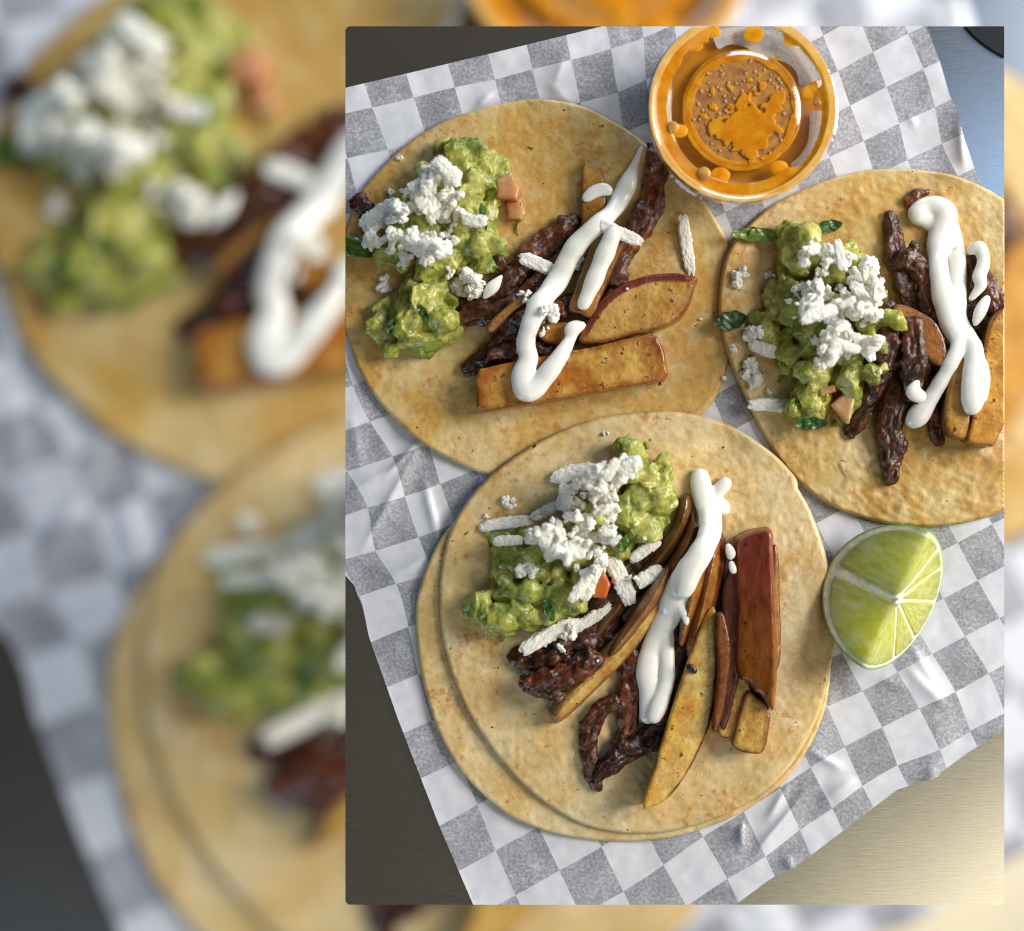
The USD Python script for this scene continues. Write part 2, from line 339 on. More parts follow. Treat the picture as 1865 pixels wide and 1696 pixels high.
L('black_enamel', {'p': ('principled_bsdf', {'base_color': (.006, .006, .006), 'roughness': .4})}, [])
L('clear_plastic', {'t': ('transparent_bsdf', {'color': (.93, .93, .93)}), 'g': ('glossy_bsdf', {'color': (1, 1, 1), 'roughness': .13}), 'f': ('fresnel', {'IOR': 1.45}), 'k': ('math', {'math_type': 'multiply', 'value2': .45, 'use_clamp': True}), 'm': ('mix_closure', {})},
  [('f.fac', 'k.value1'), ('k.value', 'm.fac'), ('t.BSDF', 'm.closure1'), ('g.BSDF', 'm.closure2')], surface='m.closure')
L('sauce_film', {'tc': TC, 'n': nz(160, 4, .6), 'r': ramp((.3, (.66, .17, .002)), (.5, (.82, .28, .004)), (.7, (.90, .42, .03))), 'p': ('principled_bsdf', {'roughness': .35, 'specular_ior_level': .2, 'subsurface_weight': .2, 'subsurface_radius': (1, .5, .1), 'subsurface_scale': .002})},
  [('tc.object', 'n.vector'), ('n.fac', 'r.fac'), ('r.color', 'p.base_color')])
L('sauce_thin', {'tc': TC, 'n': nz(200, 4, .6), 'r': ramp((.3, (.90, .42, .05)), (.7, (.95, .64, .22))), 'p': ('principled_bsdf', {'roughness': .25})},
  [('tc.object', 'n.vector'), ('n.fac', 'r.fac'), ('r.color', 'p.base_color')])
L('sauce_deep', {'tc': TC, 'n': nz(130, 4, .6), 'r': ramp((.3, (.48, .17, .006)), (.7, (.60, .25, .018))), 'p': ('principled_bsdf', {'roughness': .3})},
  [('tc.object', 'n.vector'), ('n.fac', 'r.fac'), ('r.color', 'p.base_color')])
L('sauce_foam', {'tc': TC, 'n': nz(300, 4, .6), 'r': ramp((.34, (.36, .145, .038)), (.50, (.46, .22, .075)), (.64, (.66, .30, .03))), 'p': ('principled_bsdf', {'roughness': .3})},
  [('tc.object', 'n.vector'), ('n.fac', 'r.fac'), ('r.color', 'p.base_color')])
L('condensation', {'tc': TC, 'n': nz(220, 4, .65), 'r': ramp((.40, (.52, .46, .43)), (.60, (.64, .58, .55)), (.66, (.80, .34, .03))), 'p': ('principled_bsdf', {'roughness': .3})},
  [('tc.object', 'n.vector'), ('n.fac', 'r.fac'), ('r.color', 'p.base_color')])
L('bubble', {'p': ('principled_bsdf', {'base_color': (.62, .36, .17), 'roughness': .15})}, [])
L('char', {'p': ('principled_bsdf', {'base_color': (.018, .012, .010), 'roughness': .5})}, [])

# ------------------------------------------------------------------ the raised table top and clipping to it
X0, X1, Y0, Y1 = P(629, 0)[0], P(1829, 0)[0], P(0, 1648)[1], P(0, 48)[1]
EYE = np.array([0, 0, H])
CUTS = []
for a, n in (((X0, 0, 0), (1, 0)), ((X1, 0, 0), (-1, 0)), ((0, Y0, 0), (0, 1)), ((0, Y1, 0), (0, -1))):
    a = np.array(a, float); lean = abs(a[0] + a[1]) / H          # each cut leans inwards a little
    nn = np.array([n[0], n[1], -lean]); nn /= np.linalg.norm(nn)
    CUTS.append((nn, float(nn @ a)))

def clip(v, f, attrs=()):
    """Cuts a closed mesh at the table top's edge; attrs are carried over."""
    if all((v @ n).min() >= o - 1e-9 for n, o in CUTS): return v, f, list(attrs)
    try:
        m = manifold3d.Manifold(manifold3d.Mesh(np.asarray(v, np.float32), np.asarray(f, np.uint32)))
        if m.status() != manifold3d.Error.NoError or m.num_tri() == 0: raise ValueError
        for n, o in CUTS: m = m.trim_by_plane(tuple(n), o)
        mm = m.to_mesh(); v2, f2 = np.array(mm.vert_properties[:, :3], float), np.array(mm.tri_verts)
    except Exception:
        v2, f2 = v, f
        for n, o in CUTS:
            r = trimesh.intersections.slice_faces_plane(v2, f2, n, n * o); v2, f2 = r[0], r[1]
    if not len(f2): return v2, f2, [a[:0] for a in attrs]
    i = cKDTree(v).query(v2)[1]
    return v2, f2, [np.asarray(a)[i] for a in attrs]

def place(name, v, f, mat, label, cat, back=None, group=None, tint=None, uv=None, parts=None, hm=True, part_name=None, smooth=True, base=None):
    """A one-mesh thing on the raised table top; back = its label on the lower counter."""
    if hm: HM.add(v)
    b = base if base is not None else np.array([v[:, 0].mean(), v[:, 1].mean(), v[:, 2].min()])
    attrs = [a for a in (tint, uv) if a is not None]
    v2, f2, at2 = clip(v, f, attrs)
    t2 = at2.pop(0) if tint is not None else None
    u2 = at2.pop(0) if uv is not None else None
    m = None
    if len(f2):
        m = obj(name, v2, f2, mat, base=b, tint=t2, uv=u2, smooth=smooth)
        tag(m.GetPrim(), label, cat, group)
    if back:
        THINGS.append(dict(kind='mesh', name=name, prim=m if len(v2) == len(v) and m is not None else None, v=v, f=f, mat=mat, tint=tint, uv=uv, base=b, label=back, cat=cat, smooth=smooth))
    return m

def rounded_rect(x0, x1, y0, y1, r, n=8):
    out = []
    for cx, cy, a in ((x1-r, y1-r, 0), (x0+r, y1-r, 90), (x0+r, y0+r, 180), (x1-r, y0+r, 270)):
        for t in np.linspace(a, a + 90, n): out.append((cx + r*math.cos(math.radians(t)), cy + r*math.sin(math.radians(t))))
    return np.array(out)

from shapely.geometry import Polygon
top = UsdGeom.Xform.Define(stage, numbered('/World/raised_table')); top._base = np.zeros(3); top._pts = []
tag(top.GetPrim(), 'small brushed steel table top with rounded corners under the sharp food', 'table', kind='structure')
mt = trimesh.creation.extrude_polygon(Polygon(rounded_rect(X0, X1, Y0, Y1, 9*S)), .004); mt.apply_translation((0, 0, -.004))
obj('table_top', mt.vertices, mt.faces, 'steel', top, smooth=30)
leg = trimesh.creation.cylinder(.035, .546, sections=48); leg.apply_translation((0, 0, -.004 - .273))
obj('leg', leg.vertices, leg.faces, 'steel', top, smooth=30)

# ------------------------------------------------------------------ paper sheet
LAT = {(0,0):(678,196),(1,0):(753.5,178),(2,0):(828.3,159),(3,0):(901.4,145),(4,0):(969.8,126.4),(5,0):(1039.8,109.3),(6,0):(1112.9,89),(7,0):(1172,69),
 (-1,1):(633,288.7),(0,1):(706.4,273.2),(5,1):(1057,187),(6,1):(1125.3,168.4),(7,1):(1176.6,145),
 (13,3):(1589.7,94.8),(12,3):(1526,129.7),(14,3):(1654.6,61.8),(14,4):(1681.7,125.7),(13,4):(1614.5,158.5),(12,4):(1548.4,192.3),(14,5):(1702.9,195.8),(13,5):(1637.6,225.3),
 (12,5):(1573.2,257.1),(11,5):(1510.7,286.6),(14,6):(1715.9,261.9),(13,6):(1653.4,291.3),(14,7):(1744.2,320.8),(12,2):(1498.9,64.9)}
low = {(-3,6):(642.7,702),(-3,7):(673.7,768),(-3,8):(715,832),(-4,8):(632,859),(-2,9):(801.7,881.6),(-3,9):(737.7,904.4),(-4,9):(669.6,925),(-3,10):(762.5,978.7),(-4,10):(684,1003.5),
 (-4,11):(721.2,1063.4),(-5,11):(655,1086),(-4,12):(743.9,1141.9),(-5,12):(673.7,1170.8),(-4,13):(762,1228),(-5,13):(700.5,1253.4),(-5,14):(729.7,1338),(-4,14):(786,1313),(-5,15):(763,1419.5),(-4,15):(832.8,1386.3),
 (-5,16):(797.9,1506),(-4,16):(869.3,1466),(-5,17):(831,1589),(-4,17):(902.6,1549.2),(-4,18):(939,1630.6),(-3,17):(980.7,1506),(-3,18):(1019,1585.8),(-2,18):(1095.4,1542.5),(-2,19):(1135.3,1624),
 (-1,19):(1208.4,1575.8),(0,19):(1280.2,1524.4),(0,20):(1324.8,1601),(1,20):(1394.3,1560),(2,20):(1456.7,1511.9),(3,20):(1515.6,1472.7),(4,20):(1570.8,1431.7),(5,20):(1635,1394.3),(6,20):(1711.7,1365.7),(7,20):(1767,1331.9),
 (2,19):(1421,1435.3),(3,19):(1476.3,1397.8),(4,19):(1538.7,1360.4),(5,19):(1606.5,1324.7),(6,19):(1674.2,1290.8),(7,19):(1740.2,1260.5),(8,19):(1800.8,1226.7),(4,18):(1506.7,1287.3),(5,18):(1570.8,1258.8),(7,18):(1697.4,1191),(8,18):(1758,1159)}
LAT |= {(u + 1, v - 1): p for (u, v), p in low.items()}
lat = RBFInterpolator(np.array(list(LAT.values())) / 100., np.array(list(LAT.keys()), float), kernel='thin_plate_spline', smoothing=.002)
PAPER = [(560,178),(629,160),(745,133),(900,96),(1130,40),(1250,8),(1400,-40),(1660,-30),(1688,48),(1712,112),(1730,175),(1741,195),(1757,255),(1780,320),(1815,390),(1900,600),(1960,900),(1960,1180),(1900,1270),(1829,1330),(1765,1370),(1718,1404),(1708,1415),(1635,1438),(1560,1495),(1490,1548),(1448,1580),(1440,1583),(1405,1600),(1330,1655),(1250,1730),(900,1730),
         (862,1648),(800,1504),(725,1310),(672,1160),(660,1105),(645,1066),(629,1048),(560,1000)]
gx, gy = np.meshgrid(np.arange(540, 1990, 4.6), np.arange(-60, 1760, 4.6), indexing='ij')
d = poly_sdf(gx, gy, PAPER)
# pull the boundary row of grid points onto the outline
q = np.array(PAPER, float)
keep = d < 0
cell = keep[:-1, :-1] | keep[1:, :-1] | keep[:-1, 1:] | keep[1:, 1:]
gxx, gyy = gx.copy(), gy.copy()
gX, gY = np.gradient(d, 4.6, 4.6)
out = d > 0
gxx[out] -= (d * gX)[out]; gyy[out] -= (d * gY)[out]
idx = -np.ones(gx.shape, int); used = np.zeros(gx.shape, bool)
for a, b in ((0, 0), (1, 0), (0, 1), (1, 1)): used[a:gx.shape[0]-1+a, b:gx.shape[1]-1+b] |= cell
idx[used] = np.arange(used.sum())
px, py = gxx[used], gyy[used]
uv = np.asarray(lat(np.stack([px, py], 1) / 100.)) + 40.0
def ridge(ax, ay, bx, by, w, h):
    e = np.array([bx-ax, by-ay], float); t = np.clip(((px-ax)*e[0] + (py-ay)*e[1]) / (e@e), 0, 1)
    dd = np.hypot(px-ax-t*e[0], py-ay-t*e[1])
    return h * np.exp(-np.sqrt((dd / w)**2 + .02) * 1.35) * np.sin(np.pi * np.clip(t*.9+.05, 0, 1))**.6
pz = .0016 * fbm(np.stack([px, py, 0*px], 1) / 130., 3, 5) + .0007 * fbm(np.stack([px, py, 0*px], 1) / 45., 2, 9)
for a in ((660,1000,770,800,17,.0026),(640,895,745,835,22,.0020),(770,870,800,990,12,.0028),(765,800,700,870,8,.0016),(700,1060,800,1000,22,.0022),(640,760,655,850,18,.0018),
          (1375,1555,1470,1440,16,.0034),(1350,1500,1350,1545,9,.003),(1400,1490,1435,1430,14,.0026),(1475,1368,1530,1398,8,.0024),(1650,1215,1725,1290,22,.0028),(1600,1240,1650,1250,16,.0018),(1660,1180,1700,1240,10,.0016),(1430,1560,1445,1585,10,.002),
          (1700,1395,1690,1440,20,.002),(1040,190,1000,150,16,.0014),(1010,150,1030,100,14,.0012),(870,190,895,170,9,.0014),(1745,200,1755,300,14,.0030),(1655,210,1668,232,6,.0012),(1510,1450,1560,1420,24,.0022)):
    pz += ridge(*a)
pz -= pz.min() - .0004
FL = np.array(d[used]); pz += .0016 * np.exp(FL / 28.0) * (fbm(np.stack([px, py, 0*px], 1) / 120., 2, 21) - .25)
pv = np.stack([(px - CX) * S * (H - pz) / H, -(py - CY) * S * (H - pz) / H, np.maximum(pz, .0003)], 1)
ci, cj = np.nonzero(cell)
pf = np.vstack([np.stack([idx[ci, cj], idx[ci, cj+1], idx[ci+1, cj]], 1), np.stack([idx[ci+1, cj], idx[ci, cj+1], idx[ci+1, cj+1]], 1)])
nrm = np.cross(pv[pf[:, 1]] - pv[pf[:, 0]], pv[pf[:, 2]] - pv[pf[:, 0]])[:, 2].mean()
if nrm < 0: pf = pf[:, ::-1]
area = np.linalg.norm(np.cross(pv[pf[:, 1]] - pv[pf[:, 0]], pv[pf[:, 2]] - pv[pf[:, 0]]), axis=1)
pf = pf[area > 1e-12]
uv3 = np.hstack([uv, np.full((len(uv), 1), .5)])
def paper_mesh(v, f, uvs, base, label):
    m = obj('checkered_paper', v, f, 'paper', base=base, uv=uvs[:, :2])
    tag(m.GetPrim(), label, 'paper'); return m
HM.add(pv)
# the sheet is cut in the flat at the table's edge
v2, f2, src = pv, pf, uv
for n, o in CUTS:
    r = trimesh.intersections.slice_faces_plane(v2, f2, n, n * o); v2, f2 = np.array(r[0]), np.array(r[1])
    if len(f2) == 0: break
pu2 = np.asarray(lat(np.stack([v2[:, 0] / S * H / (H - v2[:, 2]) + CX, CY - v2[:, 1] / S * H / (H - v2[:, 2])], 1) / 100.)) + 40.0
paper_mesh(v2, f2, pu2, (0, 0, 0), 'grey and white checkered greaseproof paper under the sharp tacos')
THINGS.append(dict(kind='paper', v=pv, f=pf, uv=uv, base=np.zeros(3), label='blurred oversized checkered paper sheet along the left side'))

# ------------------------------------------------------------------ tortillas
def tortilla(pts, label, back, seed, thick=.0024, relief=1.0, step=None, nr=88, nt=350, lift=.0006, blister=1.0, mat='tortilla'):
    q = poly(closed_spline(pts, 300), .003); c = q.mean(0)
    ang = np.arctan2(q[:, 1] - c[1], q[:, 0] - c[0]); rad = np.hypot(*(q - c).T)
    o = np.argsort(ang); th = np.linspace(-np.pi, np.pi, nt, endpoint=False)
    R = np.interp(th, np.r_[ang[o] - 2*np.pi, ang[o], ang[o] + 2*np.pi], np.r_[rad[o]]*0 if False else np.tile(rad[o], 3))
    R *= 1 + .004 * (fbm(np.stack([np.cos(th)*6, np.sin(th)*6, th*0], 1), 3, seed) - .5)
    s = 1 - (1 - np.linspace(0, 1, nr)) ** 1.25
    rr = s[:, None] * R[None]
    x, y = c[0] + rr * np.cos(th), c[1] + rr * np.sin(th)
    soft = HM.soft(.006, 'max')
    i, j = HM.ij(x, y); zb = soft[i, j] + lift
    e = np.clip((R[None] - rr) / .0016, 0, 1); edge = np.sqrt(1 - (1 - e)**2)
    p = np.stack([x, y, 0*x], -1)
    und = .0011 * (fbm(p * 38, 2, seed) - .5) + .0010 * np.clip((rr / R[None] - .8) / .2, 0, 1)**2 * (fbm(p * 30 + 5, 2, seed + 3) - .45)
    bl = .0013 * blister * np.clip(fbm(p * 260, 2, seed + 7) - .52, 0, 1) + .00034 * blister * (fbm(p * 620, 2, seed + 8) - .5)
    zt = zb + thick * edge + und * relief + bl * relief * e
    if step is not None:
        sp = poly(step, .003); dd = poly_sdf(x, y, sp); zt += .0009 * np.clip(-dd / .0009, 0, 1) * np.clip(fbm(p*400, 2, 1), .3, 1)
    zt = np.maximum(zt, zb + .0003)
    nv = nr * nt
    vt = np.stack([x, y, zt], -1).reshape(-1, 3)
    vb = np.stack([x, y, zb], -1).reshape(-1, 3)
    def idxs(a, b): return a * nt + (b % nt)
    A, B = np.meshgrid(np.arange(nr - 1), np.arange(nt), indexing='ij'); A, B = A.ravel(), B.ravel()
    f1 = np.stack([idxs(A, B), idxs(A+1, B), idxs(A+1, B+1)], 1); f2 = np.stack([idxs(A, B), idxs(A+1, B+1), idxs(A, B+1)], 1)
    ft = np.vstack([f1, f2])
    # coarse underside: ring of the edge and a centre
    n0 = nv
    ring = vb[(nr-1)*nt:]; cen = np.array([[c[0], c[1], zb[0, 0]]])
    v = np.vstack([vt, ring, cen]); k = np.arange(nt); e0 = (nr-1)*nt
    fs = np.vstack([np.stack([e0 + k, n0 + k, n0 + (k+1) % nt], 1), np.stack([e0 + k, n0 + (k+1) % nt, e0 + (k+1) % nt], 1),
                    np.stack([n0 + k, np.full(nt, n0 + nt), n0 + (k+1) % nt], 1)])
    HM.add(vt)
    F = np.vstack([ft, fs])
    F = F[(F[:, 0] >= 0)]
    mv, inv = np.unique(np.round(v, 8), axis=0, return_inverse=True)          # the centre row is one point
    F = inv.reshape(-1)[F]; F = F[(F[:, 0] != F[:, 1]) & (F[:, 1] != F[:, 2]) & (F[:, 0] != F[:, 2])]
    place('tortilla', mv, F, mat, label, 'tortilla', back, hm=False, base=np.array([c[0], c[1], 0]))

tortilla([(985,181),(1060,193),(1120,222),(1165,252),(1215,300),(1265,345),(1305,400),(1330,450),(1340,510),(1340,580),(1330,650),(1312,708),(1280,755),(1230,800),(1150,845),(1050,872),(960,876),(890,866),(830,843),(760,800),(700,745),(662,690),(640,635),(622,580),(617,520),(622,450),(640,385),(660,345),(690,310),(740,262),(800,224),(870,200),(930,186)],
         'speckled corn tortilla of the upper left taco, beside the sauce cup', 'huge blurred tortilla filling the upper left corner', 11, blister=.5, relief=.9)
tortilla([(1630,306),(1700,312),(1760,328),(1829,362),(1900,425),(1950,520),(1965,640),(1945,760),(1890,870),(1829,928),(1770,950),(1700,960),(1620,955),(1545,935),(1490,908),(1440,865),(1390,795),(1355,720),(1328,660),(1312,600),(1308,545),(1318,480),(1345,430),(1400,378),(1460,345),(1550,315)],
         'corn tortilla of the right taco, cracked below its beef, cut by the right edge', 'blurred tortilla strip down the far right margin', 23, step=[(1538,800),(1524,845),(1536,870),(1528,890),(1512,905),(1522,935),(1530,960),(1700,980),(1900,900),(1900,820),(1700,760)], blister=1.0)
tortilla([(1300,862),(1100,862),(980,872),(905,895),(850,928),(800,985),(768,1060),(756,1120),(765,1220),(790,1310),(830,1390),(880,1448),(950,1498),(1040,1526),(1130,1534),(1220,1527),(1300,1503),(1378,1462),(1440,1410),(1485,1340),(1508,1270),(1514,1180),(1508,1080),(1480,985),(1425,910)],
         'lower tortilla of the front pair, showing as a crescent at the left', 'blurred lower tortilla crescent at the bottom of the backdrop', 37, lift=.0004, blister=.7, mat='tortilla_pale')
tortilla([(1190,750),(1260,754),(1330,775),(1400,820),(1442,862),(1452,880),(1452,888),(1475,930),(1500,1000),(1515,1080),(1520,1150),(1511,1220),(1490,1300),(1450,1375),(1400,1430),(1330,1475),(1240,1508),(1150,1515),(1060,1498),(980,1448),(920,1388),(870,1320),(830,1240),(808,1160),(803,1090),(810,1010),(835,940),(880,880),(940,830),(1010,790),(1090,762)],
         'upper tortilla of the front pair, carrying the taco nearest the bottom edge', 'blurred upper tortilla under the large out of focus lower taco', 41, lift=.0003, blister=.8, mat='tortilla_pale', thick=.0021)

# ------------------------------------------------------------------ beef, potatoes
RNG = np.random.default_rng(7)
def beef(pts, label, back=None, tint=(.072, .029, .013), h=.0005, strands=3, z0=None, flat=.8, lumps=0, seed=0, rise=.45, group=None):
    """A seared strip: several fibre strands that wander about one path, draped on what lies below."""
    rng = np.random.default_rng(seed + 100)
    a = path_resample(np.array(pts, float), 9.0)          # px, py, r(px)
    xy = poly(a[:, :2], .008); r = a[:, 2] * S * .985
    soft = HM.soft(.003, 'max'); i, j = HM.ij(xy[:, 0], xy[:, 1])
    z = ndimage.gaussian_filter1d(soft[i, j], 3) + r * rise
    if z0 is not None: z = z0 + 0*z + r * rise
    c = np.column_stack([xy, z]); tg = np.gradient(xy, axis=0); tg /= np.maximum(np.linalg.norm(tg, axis=1)[:, None], 1e-9); nn = np.column_stack([-tg[:, 1], tg[:, 0]])
    F = Field(c.min(0) - r.max()*1.5, c.max(0) + r.max()*1.5, h, .00045)
    t = np.linspace(0, 1, len(c))
    for s in range(strands):
        off = (s - (strands - 1) / 2) / max(strands, 1) * 1.25
        wob = fbm(np.stack([t*7 + s*9.3, t*0 + seed, t*0], 1), 2, seed) - .5
        wz = fbm(np.stack([t*8 + s*5.1, t*0 + seed + 3, t*0], 1), 2, seed + 5) - .5
        cc = c.copy(); cc[:, :2] += nn * (r * (off + .7 * wob))[:, None]; cc[:, 2] += r * (.8 * wz)
        rs = r * (.42 + .22 * fbm(np.stack([t*12 + s, t*0, t*0 + seed], 1), 2, seed + 9)) * (1.6 / strands**.5)
        for k in range(len(cc) - 1): F.capsule(cc[k], cc[k+1], rs[k], rs[k+1], flat)
    for k in range(lumps):
        m = rng.integers(len(c)); F.ellipsoid(c[m] + np.r_[nn[m] * rng.normal(0, .6) * r[m], r[m] * rng.uniform(-.1, .5)], r[m] * rng.uniform(.35, .7, 3))
    D = F.sdf(); F.noisy(D, .0009, 420, 3, seed)
    v, f = F.mesh(D)
    kk = cKDTree(xy).query(v[:, :2])[1]; lat_ = ((v[:, :2] - xy[kk]) * nn[kk]).sum(1); al = np.cumsum(np.r_[0, np.linalg.norm(np.diff(xy, axis=0), axis=1)])[kk] + ((v[:, :2] - xy[kk]) * tg[kk]).sum(1)
    fb = fbm(np.stack([al * 110, lat_ * 900 + 40, v[:, 2] * 900], 1), 3, seed + 1); wv = fbm(v * 240, 2, seed + 31)
    m = trimesh.Trimesh(v, f, process=False); v = v + m.vertex_normals * (.0011 * (fb - .5) + .0016 * (wv - .5))[:, None]
    v[:, 0] += .0016 * (fbm(v * 150, 2, seed + 41) - .5); v[:, 1] += .0016 * (fbm(v * 150 + 7, 2, seed + 43) - .5)
    n1 = fb[:, None]
    tn = np.array(tint) * (.82, .70, .55) * (.30 + 1.2 * n1) * np.where(fbm(v * 120, 2, seed + 2)[:, None] > .58, (1.65, 1.42, 1.25), (1., 1., 1.))
    return place('beef_strip', v, f, 'beef', label, 'beef', back, tint=tn)

def smax(a, b, r):
    hh = np.clip(.5 + .5 * (a - b) / r, 0, 1); return b + (a - b) * hh + r * hh * (1 - hh)

def potato(pts, label, back=None, thick=.010, round_=.0012, prof='flat', tilt=(0, 0), flesh=(.62, .40, .12), edge=(.30, .11, .025), edge_w=.0016, skin=None, skin_side=None, skin_w=.0028, ends=None, end_w=.006, grad=None,
           h=.00055, z0=None, seed=0, mat='potato', name='potato_wedge', cat='potato', noise_amp=.0003, spline=True, hi=None, w=None):
    q0 = closed_spline(pts, 120) if spline else np.array(pts, float)
    zb = None
    xy = poly(q0, .004); 
    if z0 is None:
        soft = HM.soft(.0025, 'mean'); i, j = HM.ij(xy[:, 0], xy[:, 1]); z0 = float(np.percentile(soft[i, j], 35)) - .0006
    xy = poly(q0, z0 + thick * .8); c = xy.mean(0)
    lo, hi_ = np.r_[xy.min(0) - .001, z0 - .001], np.r_[xy.max(0) + .001, z0 + thick * 1.7 + .002]
    F = Field(lo, hi_, h, .0004)
    X, Y = np.meshgrid(F.ax[0], F.ax[1], indexing='ij'); d2 = poly_sdf(X, Y, xy)
    ww = w if w else max(-d2.min(), .001)
    u = np.clip(-d2 / ww, 0, 1)
    pr = {'flat': np.ones_like(u), 'dome': np.sqrt(1 - (1 - u)**2) * .75 + .25, 'ridge': .45 + .55 * u}[prof]
    topz = z0 + thick * pr + (X - c[0]) * tilt[0] + (Y - c[1]) * tilt[1]
    topz = np.maximum(topz, z0 + .0015)
    Z = F.ax[2][None, None, :]
    D = smax(smax(d2[:, :, None] + 0*Z, Z - topz[:, :, None], round_), z0 - Z + 0*d2[:, :, None], .0004)
    F.noisy(D, noise_amp, 260, 3, seed)
    v, f = F.mesh(D)
    dv = poly_sdf(v[:, 0], v[:, 1], xy); k = np.clip(1 + (dv + .0002) / edge_w, 0, 1)[:, None]
    k = np.clip(k + .5 * (fbm(v * 350, 3, seed + 4)[:, None] - .5), 0, 1)
    tn = np.array(flesh) * (1 - k) + np.array(edge) * k
    tn *= .85 + .3 * fbm(v * 160, 2, seed + 6)[:, None]
    if skin is not None:
        m = trimesh.Trimesh(v, f, process=False); nz_ = m.vertex_normals
        if skin_side is not None:
            sd = np.array(skin_side, float); sd = sd / np.linalg.norm(sd); e_ = 3e-4; gxy = np.stack([poly_sdf(v[:, 0] + e_, v[:, 1], xy) - dv, poly_sdf(v[:, 0], v[:, 1] + e_, xy) - dv], 1) / e_
            kk = (np.clip((gxy @ sd - .15) / .3, 0, 1) * np.clip((dv + skin_w) / .0006, 0, 1))[:, None]
            tn = tn * (1 - kk) + np.array(skin) * kk
        else: tn = tn * 0 + np.array(skin) * (.7 + .6 * fbm(v * 140, 3, seed + 8)[:, None])
    if ends is not None:
        ev = np.linalg.svd(xy - c)[2][0]; ta = (v[:, :2] - c) @ ev; ta = ta + .004 * (fbm(v * 200, 3, seed + 15) - .5); t0, t1 = ((xy - c) @ ev).min(), ((xy - c) @ ev).max()
        kk = np.clip(1 - np.minimum(ta - t0, t1 - ta) / end_w, 0, 1)[:, None] ** .7; tn = tn * (1 - kk) + np.array(ends) * kk
    if grad is not None:
        kk = np.clip((xy[:, 1].max() - v[:, 1]) / np.ptp(xy[:, 1]) * 1.3 - .1 + .5 * (fbm(v * (260, 50, 50), 3, seed + 17) - .5), 0, 1)[:, None]; tn = tn * (1 - kk) + tn.mean(0) * 0 + np.array(grad) * kk * (.7 + .6 * fbm(v * 140, 3, seed + 8)[:, None]) if kk is not None else tn
    if hi is not None:
        kk = np.clip((fbm(v * 90, 2, seed + 12) - .42) * 5, 0, 1)[:, None]; tn = tn * (1 - kk) + np.array(hi) * kk
    return place(name, v, f, mat, label, cat, back, tint=tn)

GOLD, PALE, GLAZE, DKGOLD, BROWN = (.60, .36, .075), (.66, .46, .17), (.50, .22, .035), (.36, .17, .035), (.16, .060, .018)
CRUST = (.30, .095, .018); DCRUST = (.12, .035, .010); RED = (.24, .048, .030)

# left taco
beef([(640,372,8),(652,362,15),(668,385,13),(655,398,8)], 'dark burnt scrap of beef at the left tip of the white cheese, upper left taco', 'blurred dark scrap of beef on the far left tortilla rim', seed=1, tint=(.06, .022, .018))
beef([(838,560,16),(890,548,22),(935,500,26),(985,450,26),(1030,412,20),(1052,398,12)], 'thick dark beef strip right of the left guacamole, crossed by one cheese shred', 'blurred dark beef band under the crema of the upper left backdrop', seed=2, strands=4, lumps=8)
beef([(845,578,14),(900,572,20),(960,540,20),(1010,500,18),(1050,470,14)], 'dark beef strip under the leaf shaped crema dab', 'blurred second dark beef strip in the upper left backdrop', seed=3, strands=3)
beef([(845,675,13),(875,660,19),(910,630,22),(940,590,22),(975,560,18)], 'blackened beef strip with its tip against the roasted potato block', 'blurred blackened beef tip by the backdrop potato block', seed=4, tint=(.045, .018, .014), lumps=5)
beef([(900,650,18),(960,640,20),(1010,618,20),(1060,600,16)], 'charred beef strip inside the loop of the left crema', 'blurred charred beef inside the backdrop crema loop', seed=5, tint=(.05, .02, .013))
beef([(960,590,20),(1020,560,24),(1070,540,22),(1110,500,18)], 'dark beef piece between the crema zigzag and the red skinned wedge', None, seed=6)
beef([(1185,262,8),(1196,300,17),(1192,350,22),(1172,400,25),(1150,440,22),(1128,470,16)], 'long glossy brown beef strip pointing up at the sauce cup', 'blurred long beef strip beside the backdrop sauce cup', seed=7, tint=(.105, .040, .018), strands=3)
beef([(1135,470,18),(1120,505,24),(1140,520,14)], 'greyish brown sliced beef end above the red skinned wedge', None, seed=8, tint=(.13, .062, .045))
potato([(1062,300),(1078,300),(1094,310),(1104,345),(1100,410),(1080,425),(1062,420),(1058,360)], 'thin pointed potato slice under the small curved crema dab', None, thick=.006, flesh=(.42, .22, .04), edge=BROWN, seed=3, edge_w=.001)
potato([(886,600),(900,578),(935,548),(965,530),(970,542),(930,575),(898,606)], 'thin golden potato sliver left of the crema zigzag', 'blurred golden sliver left of the backdrop crema', thick=.006, flesh=(.36, .19, .05), edge=BROWN, seed=4, edge_w=.001)
potato([(972,596),(1010,586),(1045,590),(1052,612),(1030,630),(990,622)], 'small glazed potato piece behind two cheese crumbs', 'blurred small potato piece behind the backdrop crema', thick=.006, flesh=GLAZE, edge=DCRUST, seed=5)
potato([(1092,418),(1112,424),(1136,442),(1126,470),(1100,530),(1078,578),(1058,572),(1036,562),(1050,520),(1072,460)], 'straight brown potato strip carrying the short crema stroke', None, thick=.010, flesh=(.40, .21, .06), edge=(.22, .085, .02), seed=6, edge_w=.0022, tilt=(.05, 0))
potato([(1054,622),(1066,590),(1092,552),(1130,522),(1180,503),(1230,499),(1270,507),(1266,520),(1258,550),(1240,578),(1205,598),(1150,612),(1090,626)], 'red skinned potato wedge lying cut face up, right half of left taco', None,
       thick=.011, round_=.0022, tilt=(-.05, .16), flesh=(.58, .35, .095), edge=(.30, .12, .03), skin=(.17, .035, .026), skin_side=(-.55, .85), skin_w=.0034, seed=7, edge_w=.003, ends=(.30, .12, .025), end_w=.005)
